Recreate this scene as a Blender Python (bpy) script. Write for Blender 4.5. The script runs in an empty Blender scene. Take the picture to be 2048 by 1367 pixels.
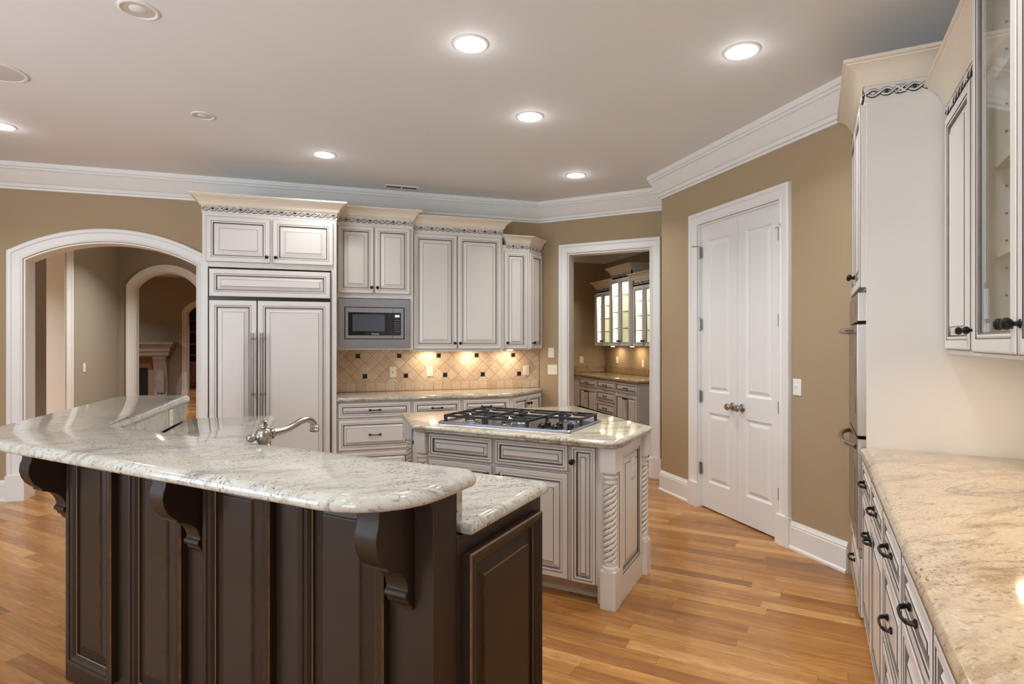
import bpy, bmesh, math, random
from math import sin, cos, pi, sqrt, atan2, radians
from mathutils import Vector, Matrix
SC = bpy.context.scene
COL = SC.collection
R2 = sqrt(2.0)
random.seed(4)

# ------------------------------------------------------------------ camera
cam = bpy.data.cameras.new('camera')
cam.sensor_width = 36.0
cam.lens = 1153.0 / 2048.0 * 36.0
cam.clip_start = 0.02
camo = bpy.data.objects.new('camera', cam)
COL.objects.link(camo)
camo.location = (0, 0, 1.44)
camo.rotation_euler = (radians(90), 0, radians(-17.43))
SC.camera = camo
# ------------------------------------------------------------------ world, view
w = bpy.data.worlds.new('world')
SC.world = w
w.use_nodes = True
w.node_tree.nodes['Background'].inputs[0].default_value = (0.55, 0.68, 0.9, 1)
w.node_tree.nodes['Background'].inputs[1].default_value = 0.6
SC.view_settings.view_transform = 'Standard'
SC.view_settings.look = 'None'
SC.view_settings.exposure = -0.30
SC.view_settings.gamma = 1.0
SC.view_settings.use_curve_mapping = False
SC.cycles.max_bounces = 10
SC.cycles.diffuse_bounces = 6
SC.cycles.glossy_bounces = 4
SC.cycles.transmission_bounces = 8
SC.cycles.caustics_reflective = False
SC.cycles.caustics_refractive = False
SC.cycles.sample_clamp_indirect = 6.0
SC.cycles.use_denoising = True

CAN_W = 13.0          # recessed ceiling lamps
WARM = (1.0, 0.98, 0.965)
UNDER_W = 2.6         # under-cabinet lamps
UNDER_C = (1.0, 0.80, 0.56)
DAY_W = 170.0
CEIL_FILL_W = 400.0       # added lamps outside, aimed up to brighten the ceiling         # daylight lamps behind the added windows
DAY_C = (0.74, 0.87, 1.0)


def lamp(name, kind, loc, energy, color, parent=None, rot=(0, 0, 0), **kw):
    l = bpy.data.lights.new(name, kind)
    l.energy = energy
    l.color = color
    for k, v in kw.items():
        setattr(l, k, v)
    o = bpy.data.objects.new(name, l)
    COL.objects.link(o)
    o.location = loc
    o.rotation_euler = rot
    if parent:
        o.parent = parent
    return o


# daylight lamps outside two added windows, and added lamps aimed up at the ceiling
lamp('window_daylight', 'AREA', (-3.3, -2.42, 1.6), DAY_W, DAY_C, None, (radians(90), 0, 0), shape='RECTANGLE', size=2.3, size_y=1.9)
lamp('window_daylight', 'AREA', (-5.18, 1.6, 1.6), DAY_W * 0.8, DAY_C, None, (radians(90), 0, radians(-90)), shape='RECTANGLE', size=2.3, size_y=1.9)
lamp('ground_daylight', 'AREA', (-3.3, -3.3, 0.10), CEIL_FILL_W, (0.80, 0.90, 1.0), None, (radians(138), 0, 0), shape='RECTANGLE', size=2.6, size_y=1.4)
lamp('ground_daylight', 'AREA', (-6.1, 1.6, 0.10), CEIL_FILL_W, (0.80, 0.90, 1.0), None, (radians(138), 0, radians(-90)), shape='RECTANGLE', size=2.6, size_y=1.4)


# ------------------------------------------------------------------ materials
def srgb(r, g, b):
    def f(c):
        c /= 255.0
        return c / 12.92 if c <= 0.04045 else ((c + 0.055) / 1.055) ** 2.4
    return (f(r), f(g), f(b), 1.0)


class N:
    """small node-tree writer"""
    def __init__(s, name):
        s.m = bpy.data.materials.new(name)
        s.m.use_nodes = True
        s.t = s.m.node_tree
        s.p = s.t.nodes['Principled BSDF']

    def n(s, kind, **kw):
        x = s.t.nodes.new(kind)
        for k, v in kw.items():
            setattr(x, k, v)
        return x

    def put(s, inp, v):
        if isinstance(v, bpy.types.NodeSocket):
            s.t.links.new(v, inp)
        elif v is not None:
            inp.default_value = v

    def math(s, op, a, b=None, c=None):
        x = s.n('ShaderNodeMath', operation=op)
        s.put(x.inputs[0], a)
        if b is not None:
            s.put(x.inputs[1], b)
        if c is not None:
            s.put(x.inputs[2], c)
        return x.outputs[0]

    def mix(s, f, a, b, mode='MIX'):
        x = s.n('ShaderNodeMix', data_type='RGBA', blend_type=mode)
        s.put(x.inputs[0], f)
        s.put(x.inputs[6], a)
        s.put(x.inputs[7], b)
        return x.outputs[2]

    def ramp(s, f, stops, interp='LINEAR'):
        x = s.n('ShaderNodeValToRGB')
        x.color_ramp.interpolation = interp
        e = x.color_ramp.elements
        while len(e) < len(stops):
            e.new(0.5)
        for i, (p, c) in enumerate(stops):
            e[i].position = p
            e[i].color = c
        s.put(x.inputs[0], f)
        return x.outputs[0]

    def noise(s, vec, scale, detail=4, rough=0.55, dist=0.0):
        x = s.n('ShaderNodeTexNoise')
        s.put(x.inputs['Vector'], vec)
        x.inputs['Scale'].default_value = scale
        x.inputs['Detail'].default_value = detail
        x.inputs['Roughness'].default_value = rough
        x.inputs['Distortion'].default_value = dist
        return x.outputs[0]

    def xyz(s, vec):
        x = s.n('ShaderNodeSeparateXYZ')
        s.put(x.inputs[0], vec)
        return x.outputs

    def comb(s, a, b, c):
        x = s.n('ShaderNodeCombineXYZ')
        for i, v in enumerate((a, b, c)):
            s.put(x.inputs[i], v)
        return x.outputs[0]

    def obj(s):
        return s.n('ShaderNodeTexCoord').outputs['Object']

    def mapping(s, vec, rot=(0, 0, 0), scale=(1, 1, 1)):
        x = s.n('ShaderNodeMapping')
        s.put(x.inputs[0], vec)
        x.inputs['Rotation'].default_value = rot
        x.inputs['Scale'].default_value = scale
        return x.outputs[0]

    def white(s, vec):
        x = s.n('ShaderNodeTexWhiteNoise', noise_dimensions='3D')
        s.put(x.inputs['Vector'], vec)
        return x.outputs[0]

    def bump(s, h, strength=0.3, dist=0.002):
        x = s.n('ShaderNodeBump')
        x.inputs['Strength'].default_value = strength
        x.inputs['Distance'].default_value = dist
        s.put(x.inputs['Height'], h)
        s.t.links.new(x.outputs[0], s.p.inputs['Normal'])


def paint(name, col, rough=0.4, metal=0.0, var=0.03, scale=3.0, spec=0.5, coat=0.0):
    a = N(name)
    c = srgb(*col)
    lo = tuple(x * (1 - var) for x in c[:3]) + (1,)
    hi = tuple(min(1, x * (1 + var)) for x in c[:3]) + (1,)
    f = a.noise(a.obj(), scale, 3)
    a.put(a.p.inputs['Base Color'], a.ramp(f, [(0.3, lo), (0.7, hi)]))
    a.p.inputs['Roughness'].default_value = rough
    a.p.inputs['Metallic'].default_value = metal
    a.p.inputs['Specular IOR Level'].default_value = spec
    a.p.inputs['Coat Weight'].default_value = coat
    return a.m


def emit(name, col, strength):
    a = N(name)
    c = srgb(*col)
    a.p.inputs['Base Color'].default_value = c
    a.p.inputs['Emission Color'].default_value = c
    a.p.inputs['Emission Strength'].default_value = strength
    return a.m


def steel(name, col, rough=0.28, stretch=(1, 60, 60)):
    a = N(name)
    v = a.mapping(a.obj(), scale=stretch)
    f = a.noise(v, 6.0, 4)
    c = srgb(*col)
    a.put(a.p.inputs['Base Color'], a.ramp(f, [(0.3, tuple(x * .9 for x in c[:3]) + (1,)), (0.7, c)]))
    a.p.inputs['Metallic'].default_value = 1.0
    a.put(a.p.inputs['Roughness'], a.math('MULTIPLY_ADD', f, 0.12, rough - 0.06))
    return a.m


def granite(name, light, mid, taupe, dark, rot, tint, big_scale=4.2, vein_w=1.0):
    a = N(name)
    o = a.obj()
    warp = a.n('ShaderNodeTexNoise')
    a.put(warp.inputs['Vector'], o)
    warp.inputs['Scale'].default_value = 1.6
    warp.inputs['Detail'].default_value = 3
    va = a.n('ShaderNodeVectorMath', operation='MULTIPLY_ADD')
    a.put(va.inputs[0], warp.outputs['Color'])
    va.inputs[1].default_value = (0.10, 0.10, 0.10)
    a.put(va.inputs[2], o)
    v = a.mapping(va.outputs[0], rot=(0, 0, rot), scale=(1.0, 4.6, 3.0))
    big = a.noise(v, big_scale, 10, 0.72, 0.5)
    col = a.ramp(big, [(0.30, srgb(*taupe)), (0.40, srgb(*mid)), (0.50, srgb(*light)), (0.60, srgb(*light)), (0.70, srgb(*mid)), (0.80, srgb(*taupe))])
    v2 = a.mapping(va.outputs[0], rot=(0, 0, rot + 0.12), scale=(1.0, 3.2, 3.0))
    vein = a.noise(v2, 1.5, 7, 0.6, 0.6)
    vd = a.math('ABSOLUTE', a.math('SUBTRACT', vein, 0.545))
    vm = a.ramp(vd, [(0.0, (min(1, .75 * vein_w),) * 3 + (1,)), (0.010 * vein_w, (0.4, 0.4, 0.4, 1)), (0.030 * vein_w, (0, 0, 0, 1))])
    patch = a.ramp(a.noise(o, 1.1, 2), [(0.42 if vein_w == 1.0 else 0.25, (0, 0, 0, 1)), (0.6, (1, 1, 1, 1))])
    vm2 = a.math('MULTIPLY', vm, patch)
    col = a.mix(vm2, col, srgb(*dark))
    streak = a.noise(a.mapping(va.outputs[0], rot=(0, 0, rot), scale=(1.0, 4.0, 2.6)), 17.0, 6, 0.66, 0.4)
    sm = a.ramp(streak, [(0.585, (0, 0, 0, 1)), (0.66, (0.75, 0.75, 0.75, 1))])
    col = a.mix(sm, col, srgb(*tint))
    sp = a.noise(o, 105.0, 3, 0.55)
    spm = a.ramp(sp, [(0.58, (0, 0, 0, 1)), (0.64, (0.85, 0.85, 0.85, 1))])
    pb = a.ramp(a.noise(o, 4.0, 5, 0.6), [(0.60, (0, 0, 0, 1)), (0.70, (0.55, 0.55, 0.55, 1))])
    col = a.mix(pb, col, srgb(138, 138, 148))
    rs = a.noise(o, 48.0, 4, 0.6)
    col = a.mix(a.math('MULTIPLY', a.ramp(rs, [(0.60, (0, 0, 0, 1)), (0.68, (0.6, 0.6, 0.6, 1))]), a.ramp(a.noise(o, 3.0, 3), [(0.5, (0, 0, 0, 1)), (0.62, (1, 1, 1, 1))])), col, srgb(140, 104, 84))
    dens = a.ramp(a.noise(o, 5.0, 3), [(0.42, (0.15, 0.15, 0.15, 1)), (0.62, (1, 1, 1, 1))])
    col = a.mix(a.math('MULTIPLY', spm, dens), col, srgb(70, 60, 64))
    sw = a.noise(o, 60.0, 2)
    col = a.mix(a.ramp(sw, [(0.58, (0, 0, 0, 1)), (0.70, (0.22, 0.22, 0.22, 1))]), col, srgb(232, 228, 218))
    a.put(a.p.inputs['Base Color'], col)
    a.p.inputs['Roughness'].default_value = 0.09
    a.p.inputs['Specular IOR Level'].default_value = 0.55
    return a.m


def oak(name):
    a = N(name)
    x, y, z = a.xyz(a.obj())
    u = a.math('MULTIPLY', a.math('SUBTRACT', x, y), 1 / R2)
    v = a.math('MULTIPLY', a.math('ADD', x, y), 1 / R2)
    vs = a.math('DIVIDE', v, 0.083)
    row = a.math('FLOOR', vs)
    rnd = a.white(a.comb(row, 3.1, 0.7))
    us = a.math('ADD', a.math('DIVIDE', u, 0.95), a.math('MULTIPLY', rnd, 17.0))
    pid = a.math('FLOOR', us)
    idn = a.white(a.comb(row, pid, 1.3))
    idm = a.white(a.comb(pid, row, 7.3))
    base = a.ramp(idn, [(0.0, srgb(112, 72, 36)), (0.15, srgb(148, 98, 50)), (0.6, srgb(176, 124, 66)), (0.85, srgb(190, 138, 78)), (1.0, srgb(212, 164, 104))])
    gv = a.comb(a.math('MULTIPLY_ADD', idm, 60.0, a.math('MULTIPLY', u, 1.6)), a.math('MULTIPLY', v, 20.0), a.math('MULTIPLY', idn, 30.0))
    g = a.noise(gv, 1.3, 6, 0.62, 0.4)
    base = a.mix(0.34, base, a.ramp(g, [(0.28, srgb(104, 66, 32)), (0.5, srgb(172, 120, 64)), (0.72, srgb(214, 166, 106))]), 'MIX')
    rv = a.comb(a.math('MULTIPLY_ADD', idn, 40.0, a.math('MULTIPLY', u, 1.1)), a.math('MULTIPLY', v, 9.0), a.math('MULTIPLY', idm, 20.0))
    rn = a.noise(rv, 1.3, 2, 0.5, 0.2)
    ring = a.math('MULTIPLY_ADD', a.math('SINE', a.math('MULTIPLY', rn, 70.0)), 0.5, 0.5)
    rm = a.math('MULTIPLY', a.math('POWER', ring, 3.0), 0.30)
    base = a.mix(rm, base, srgb(128, 78, 36))
    fv = a.math('ABSOLUTE', a.math('SUBTRACT', a.math('FRACT', vs), 0.5))
    fu = a.math('ABSOLUTE', a.math('SUBTRACT', a.math('FRACT', us), 0.5))
    gap = a.math('MAXIMUM', a.math('GREATER_THAN', fv, 0.487), a.math('GREATER_THAN', fu, 0.4988))
    base = a.mix(a.math('MULTIPLY', gap, 0.6), base, srgb(96, 56, 26))
    a.put(a.p.inputs['Base Color'], base)
    a.put(a.p.inputs['Roughness'], a.math('MULTIPLY_ADD', g, 0.12, 0.20))
    a.p.inputs['Specular IOR Level'].default_value = 0.45
    a.bump(a.math('SUBTRACT', a.math('MULTIPLY', g, 0.15), gap), 0.15, 0.001)
    return a.m


def splash_tile(name):
    a = N(name)
    x, y, z = a.xyz(a.obj())
    T = 0.1021
    xs = a.math('SUBTRACT', x, 0.274)
    zs = a.math('SUBTRACT', z, 1.290)
    p = a.math('DIVIDE', a.math('ADD', xs, zs), R2 * T)
    q = a.math('DIVIDE', a.math('SUBTRACT', xs, zs), R2 * T)
    p2 = a.math('DIVIDE', a.math('SUBTRACT', x, 0.045), 0.1035)
    q2 = a.math('DIVIDE', a.math('SUBTRACT', z, 1.003), 0.1035)
    low = a.math('LESS_THAN', z, 1.004)

    def sel(m, n):
        d = a.math('SUBTRACT', m, n)
        return a.math('MULTIPLY_ADD', low, d, n)
    P = sel(p2, p)
    Q = sel(q2, q)
    idn = a.white(a.comb(a.math('FLOOR', P), a.math('FLOOR', Q), low))
    base = a.ramp(idn, [(0, srgb(186, 160, 134)), (0.4, srgb(204, 180, 154)), (0.75, srgb(212, 190, 166)), (1, srgb(222, 204, 184))])
    mott = a.noise(a.obj(), 22.0, 6, 0.65, 0.5)
    base = a.mix(0.4, base, a.ramp(mott, [(0.3, srgb(176, 148, 122)), (0.55, srgb(208, 184, 160)), (0.75, srgb(226, 208, 188))]))
    d = a.math('MAXIMUM', a.math('ABSOLUTE', a.math('SUBTRACT', a.math('FRACT', P), 0.5)), a.math('ABSOLUTE', a.math('SUBTRACT', a.math('FRACT', Q), 0.5)))
    g = a.math('GREATER_THAN', d, 0.475)
    base = a.mix(a.math('MULTIPLY', g, 0.75), base, srgb(160, 134, 108))
    a.put(a.p.inputs['Base Color'], base)
    a.p.inputs['Roughness'].default_value = 0.5
    hgt = a.ramp(d, [(0.42, (1, 1, 1, 1)), (0.49, (0, 0, 0, 1))])
    a.bump(hgt, 0.6, 0.003)
    return a.m


def plaster(name, col, var=0.03, scale=2.0, rough=0.75):
    a = N(name)
    c = srgb(*col)
    lo = tuple(x * (1 - var) for x in c[:3]) + (1,)
    hi = tuple(min(1, x * (1 + var)) for x in c[:3]) + (1,)
    o = a.obj()
    a.put(a.p.inputs['Base Color'], a.ramp(a.noise(o, scale, 5), [(0.3, lo), (0.7, hi)]))
    a.p.inputs['Roughness'].default_value = rough
    a.bump(a.noise(o, 180.0, 3), 0.06, 0.001)
    return a.m


def glass(name, tint=(0.95, 0.97, 0.97, 1)):
    a = N(name)
    t = a.t
    out = t.nodes['Material Output']
    tr = a.n('ShaderNodeBsdfTransparent')
    tr.inputs[0].default_value = tint
    gl = a.n('ShaderNodeBsdfGlossy')
    gl.inputs['Roughness'].default_value = 0.02
    lw = a.n('ShaderNodeLayerWeight')
    lw.inputs[0].default_value = 0.5
    fr = a.math('MULTIPLY_ADD', a.math('POWER', lw.outputs['Facing'], 5.0), 0.9, 0.04)
    mx = a.n('ShaderNodeMixShader')
    t.links.new(fr, mx.inputs[0])
    t.links.new(tr.outputs[0], mx.inputs[1])
    t.links.new(gl.outputs[0], mx.inputs[2])
    t.links.new(mx.outputs[0], out.inputs['Surface'])
    return a.m


CREAM = paint('cream_paint', (224, 221, 216), 0.33, var=0.015)
GLAZE = paint('brown_glaze', (112, 103, 97), 0.5, var=0.2, scale=14)
LINE = paint('dark_glaze', (66, 60, 58), 0.5, var=0.2, scale=14)
MOULD = paint('cream_crown_paint', (232, 222, 204), 0.33, var=0.015)  # same paint as the cabinets, warm floor bounce put into its colour
INNER = paint('cabinet_interior', (226, 214, 192), 0.5)
DARK = paint('espresso_paint', (47, 34, 24), 0.44, var=0.10, scale=5, spec=0.35)
RUB = paint('worn_espresso_edge', (112, 80, 52), 0.45, var=0.3, scale=25)
TRIM = paint('white_trim_paint', (232, 232, 230), 0.35, var=0.01)
DOORW = paint('white_door_paint', (230, 230, 229), 0.38, var=0.01)
WALL = plaster('tan_wall_paint', (168, 148, 118), 0.02)
HALL = plaster('hall_wall_paint', (156, 147, 130), 0.02)
CEIL = plaster('ceiling_paint', (230, 232, 234), 0.01)
FLOOR = oak('oak_floor')
GBAR = granite('granite_pale', (196, 196, 188), (182, 176, 160), (160, 150, 136), (112, 104, 116), radians(8), (140, 126, 108))
GCTR = granite('granite_warm', (196, 178, 152), (176, 152, 122), (138, 112, 86), (104, 86, 76), radians(58), (136, 106, 76), 2.4, 1.5)  # same stone as the bar, warm light put into its colours
GPAN = granite('granite_pantry', (168, 146, 116), (146, 122, 94), (116, 94, 72), (72, 58, 50), radians(70), (110, 86, 62))
GISL = granite('granite_island', (196, 190, 172), (174, 160, 134), (138, 124, 102), (78, 70, 68), radians(20), (112, 94, 70))
TILE = splash_tile('travertine_tile')
BLACKT = paint('black_tile', (30, 28, 28), 0.25)
BRONZE = paint('dark_bronze', (44, 40, 38), 0.38, metal=0.7)
IRON = paint('cast_iron', (28, 27, 27), 0.5)
BLACK = paint('black_plastic', (18, 18, 19), 0.3)
BGLASS = paint('black_glass', (10, 11, 13), 0.06)
STEEL = steel('brushed_steel', (170, 174, 184), 0.24, (2, 80, 80))
STEELV = steel('brushed_steel_oven', (176, 166, 156), 0.30)
NICKEL = paint('satin_nickel', (168, 162, 154), 0.24, metal=1.0)
HANDLE = paint('brushed_handle', (142, 130, 120), 0.36, metal=1.0)
PLATE = paint('ivory_plate', (236, 228, 212), 0.35)
PLATEW = paint('white_plate', (238, 238, 236), 0.35)
SLOT = paint('socket_slot', (60, 54, 48), 0.5)
STONE = plaster('limestone', (160, 152, 148), 0.12, 6.0)
FIRE_DARK = paint('firebox_soot', (30, 26, 24), 0.9)  # flat dark sheet where the firebox opens
WOOD = paint('red_brown_wood', (96, 56, 38), 0.35, var=0.2, scale=8)
SPEAKER = paint('speaker_grille', (206, 203, 202), 0.7)
CAN_IN = paint('unlit_can_baffle', (205, 200, 194), 0.5)
VENTD = paint('vent_dark', (92, 88, 84), 0.7)
GLASS = glass('cabinet_glass')
SHELFG = glass('glass_shelf', (0.82, 0.87, 0.82, 1))
SHELFE = paint('shelf_edge_green', (96, 104, 84), 0.2)
LENS = emit('lit_lens', (255, 250, 240), 14.0)
PUCK = emit('lit_puck', (255, 226, 180), 9.0)
CLOCK = emit('clock_digits', (190, 225, 255), 3.0)
PRINT = paint('grey_print', (150, 150, 152), 0.5)
RIM = paint('grate_worn_edge', (120, 92, 76), 0.5)


# ------------------------------------------------------------------ mesh builder
class B:
    def __init__(s):
        s.bm = bmesh.new()

    def v(s, p):
        return s.bm.verts.new(p)

    def f(s, vs, mi=0):
        try:
            fc = s.bm.faces.new(vs)
            fc.material_index = mi
            return fc
        except ValueError:
            return None

    def box(s, x0, x1, y0, y1, z0, z1, mi=0):
        c = [s.v((x, y, z)) for z in (z0, z1) for y in (y0, y1) for x in (x0, x1)]
        for q in ((0, 1, 3, 2), (4, 6, 7, 5), (0, 4, 5, 1), (2, 3, 7, 6), (0, 2, 6, 4), (1, 5, 7, 3)):
            s.f([c[i] for i in q], mi)
        return s

    def prism(s, poly, a, b, axis='z', mi=0):
        """poly 2-D extruded from a to b; axis z: poly=(x,y); y: poly=(x,z); x: poly=(y,z)"""
        def P(p, h):
            return {'z': (p[0], p[1], h), 'y': (p[0], h, p[1]), 'x': (h, p[0], p[1])}[axis]
        A = [s.v(P(p, a)) for p in poly]
        C = [s.v(P(p, b)) for p in poly]
        n = len(poly)
        s.f(A[::-1], mi)
        s.f(C, mi)
        for i in range(n):
            s.f([A[i], A[(i + 1) % n], C[(i + 1) % n], C[i]], mi)
        return s

    def lathe(s, prof, c=(0, 0, 0), axis=(0, 0, 1), seg=20, mi=0, smooth=True):
        """prof list of (r, h) along the axis"""
        ax = Vector(axis).normalized()
        up = Vector((0, 0, 1)) if abs(ax.z) < 0.9 else Vector((1, 0, 0))
        e1 = ax.cross(up).normalized()
        e2 = ax.cross(e1)
        c = Vector(c)
        rings = []
        for r, h in prof:
            if r < 1e-6:
                rings.append([s.v(c + ax * h)])
            else:
                rings.append([s.v(c + ax * h + (e1 * cos(2 * pi * k / seg) + e2 * sin(2 * pi * k / seg)) * r) for k in range(seg)])
        for a, b in zip(rings, rings[1:]):
            for k in range(seg):
                k2 = (k + 1) % seg
                if len(a) == 1 and len(b) == 1:
                    continue
                if len(a) == 1:
                    s.f([a[0], b[k], b[k2]], mi)
                elif len(b) == 1:
                    s.f([a[k], a[k2], b[0]], mi)
                else:
                    s.f([a[k], a[k2], b[k2], b[k]], mi)
        if len(rings[0]) > 1:
            s.f(rings[0][::-1], mi)
        if len(rings[-1]) > 1:
            s.f(rings[-1], mi)
        return s

    def tube(s, pts, rad, seg=10, mi=0, flat=1.0):
        pts = [Vector(p) for p in pts]
        n = len(pts)
        if not hasattr(rad, '__len__'):
            rad = [rad] * n
        rings = []
        prev = None
        for i, p in enumerate(pts):
            t = (pts[min(i + 1, n - 1)] - pts[max(i - 1, 0)]).normalized()
            if prev is None:
                up = Vector((0, 0, 1)) if abs(t.z) < 0.9 else Vector((1, 0, 0))
                e1 = t.cross(up).normalized()
            else:
                e1 = (prev - t * prev.dot(t)).normalized()
            prev = e1
            e2 = t.cross(e1)
            rings.append([s.v(p + (e1 * cos(2 * pi * k / seg) + e2 * sin(2 * pi * k / seg) * flat) * rad[i]) for k in range(seg)])
        for a, b in zip(rings, rings[1:]):
            for k in range(seg):
                k2 = (k + 1) % seg
                s.f([a[k], a[k2], b[k2], b[k]], mi)
        s.f(rings[0][::-1], mi)
        s.f(rings[-1], mi)
        return s

    def sweep(s, path, prof, M, closed=False, mi=0, mis=None):
        """path: 2-D points; prof: closed section [(offset to the right of travel, height)]; M(a, b, h) -> xyz; mitred"""
        n = len(path)
        P = [Vector((p[0], p[1])) for p in path]
        rings = []
        for i in range(n):
            if closed:
                d0 = (P[i] - P[i - 1]).normalized()
                d1 = (P[(i + 1) % n] - P[i]).normalized()
            else:
                d0 = (P[i] - P[i - 1]).normalized() if i else (P[1] - P[0]).normalized()
                d1 = (P[i + 1] - P[i]).normalized() if i < n - 1 else d0
            n0 = Vector((d0.y, -d0.x))
            n1 = Vector((d1.y, -d1.x))
            m = (n0 + n1)
            m = m / max(0.2, (1 + n0.dot(n1)))
            rings.append([s.v(M(P[i].x + m.x * o, P[i].y + m.y * o, h)) for o, h in prof])
        k = len(prof)
        cnt = n if closed else n - 1
        for i in range(cnt):
            a, b = rings[i], rings[(i + 1) % n]
            for j in range(k):
                s.f([a[j], a[(j + 1) % k], b[(j + 1) % k], b[j]], mis[j] if mis else mi)
        if not closed:
            s.f(rings[0][::-1], mi)
            s.f(rings[-1], mi)
        return s

    def rings(s, rects, y_of, fill=True, mi_fill=0, hole=False):
        """concentric rectangles facing -y: rects = [(x0,x1,z0,z1,y,mat of the band that ends here)]"""
        R = []
        for (x0, x1, z0, z1, y, mi) in rects:
            R.append(([s.v((x0, y, z0)), s.v((x1, y, z0)), s.v((x1, y, z1)), s.v((x0, y, z1))], mi))
        for (a, _), (b, mi) in zip(R, R[1:]):
            for k in range(4):
                k2 = (k + 1) % 4
                s.f([a[k], a[k2], b[k2], b[k]], mi)
        if fill:
            s.f(R[-1][0], mi_fill)
        return s

    def out(s, name, mats, parent=None, smooth=True, angle=35, loc=(0, 0, 0), rz=0.0, bevel=0.0, fix=True):
        if fix:
            bmesh.ops.recalc_face_normals(s.bm, faces=s.bm.faces)
        me = bpy.data.meshes.new(name)
        s.bm.to_mesh(me)
        s.bm.free()
        if not isinstance(mats, (list, tuple)):
            mats = [mats]
        for m in mats:
            me.materials.append(m)
        if smooth:
            me.polygons.foreach_set('use_smooth', [True] * len(me.polygons))
            me.set_sharp_from_angle(angle=radians(angle))
        o = bpy.data.objects.new(name, me)
        COL.objects.link(o)
        if parent:
            o.parent = parent
        o.location = loc
        o.rotation_euler = (0, 0, rz)
        if bevel:
            md = o.modifiers.new('bevel', 'BEVEL')
            md.width = bevel
            md.segments = 2
            md.limit_method = 'ANGLE'
        return o


def tag(o, label=None, cat=None, group=None, kind=None):
    if label:
        o['label'] = label
    if cat:
        o['category'] = cat
    if group:
        o['group'] = group
    if kind:
        o['kind'] = kind
    return o


def thing(name, label, cat, loc=(0, 0, 0), rz=0.0, group=None, kind=None):
    o = bpy.data.objects.new(name, None)
    COL.objects.link(o)
    o.empty_display_size = 0.1
    o.location = loc
    o.rotation_euler = (0, 0, rz)
    return tag(o, label, cat, group, kind)


def struct(o, label, cat):
    return tag(o, label, cat, None, 'structure')


# frames: the local x axis runs to the right along a front, y runs into the thing, z is up
RZ_BACK = 0.0
RZ_X = radians(-90)      # fronts that face -x (pantry wall)
RZ_E2 = radians(45)      # fronts facing +x -y, x axis = (1,1)
RZ_E1 = radians(-45)     # fronts facing -x -y, x axis = (1,-1)
RZ_RUN = radians(-135)   # the right-hand run


def W2(loc, rz, x, y):
    return (loc[0] + x * cos(rz) - y * sin(rz), loc[1] + x * sin(rz) + y * cos(rz))


# ------------------------------------------------------------------ reusable pieces
def panel_rects(x0, x1, z0, z1, y, t, fr, bev, glazed=True):
    """raised-panel profile, from the back edge to the field; materials 0 paint, 1 glaze, 2 dark line"""
    L = []

    def r(i, dy, mi):
        L.append((x0 + i, x1 - i, z0 + i, z1 - i, y - dy, mi))
    g = 1
    r(0, 0, 0)
    r(0, t - .005, 0)
    r(.003, t - .002, g)
    r(.008, t, 0)
    a = fr - .020
    r(a, t, 0)
    r(a + .003, t - .003, 2)
    r(a + .009, t - .001, 0)
    r(a + .014, t - .002, 0)
    r(a + .019, t - .009, g)
    r(a + .023, t - .012, 2)
    r(a + .028, t - .012, 0)
    r(a + .028 + bev, t - .003, 0)
    r(a + .031 + bev, t - .001, 2)
    return L


def front(name, parent, x0, x1, z0, z1, y=0.0, t=.022, fr=.058, bev=.030, mats=None):
    """a raised-panel door, drawer front or end panel; its back lies on y, its face on y - t"""
    b = B()
    mats = mats or [CREAM, GLAZE, LINE]
    b.rings(panel_rects(x0, x1, z0, z1, y, t, fr, bev), None)
    return b.out(name, mats, parent, smooth=False, fix=False)


def knob(parent, x, z, y, r=.016, mat=None, name='knob'):
    b = B()
    b.lathe([(.0, 0), (r * .75, 0), (r * .7, .003), (r * .4, .006), (r * .36, .014), (r * .8, .019), (r, .026), (r * .92, .033), (r * .55, .038), (0, .0395)], (x, y, z), (0, -1, 0), 14)
    return b.out(name, mat or BRONZE, parent)


def pull(parent, x, z, y, L=.115, name='pull'):
    """bow pull with leaf-shaped feet"""
    b = B()
    h = L / 2
    pts, rad = [], []
    for i in range(17):
        k = -1 + i / 8.0
        pts.append((x + k * h, y - .026 * (1 - k ** 4) - .004, z))
        rad.append(.0042 + .0038 * max(0, 1 - abs(abs(k) - .8) / .2))
    b.tube(pts, rad, 8)
    for sx in (-1, 1):
        b.lathe([(0, 0), (.010, .001), (.012, .005), (.007, .009), (0, .011)], (x + sx * (h - .010), y, z), (0, -1, 0), 10)
    return b.out(name, BRONZE, parent)


def cove(out, hgt):
    """cabinet crown section, (outwards, up) from the face line"""
    return [(-.012, 0), (.006, 0), (.010, hgt * .06), (.013, hgt * .10), (.016, hgt * .13), (out * .22, hgt * .24), (out * .29, hgt * .36), (out * .38, hgt * .48), (out * .50, hgt * .60), (out * .64, hgt * .70), (out * .78, hgt * .77),
            (out * .84, hgt * .79), (out * .86, hgt * .84), (out, hgt * .86), (out, hgt), (-.012, hgt)]


def crown(parent, path, z, out=.085, hgt=.10, name='crown_moulding'):
    b = B()
    b.sweep(path, cove(out, hgt), lambda a, c, h: (a, c, z + h))
    return b.out(name, [MOULD], parent, angle=25)


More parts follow.
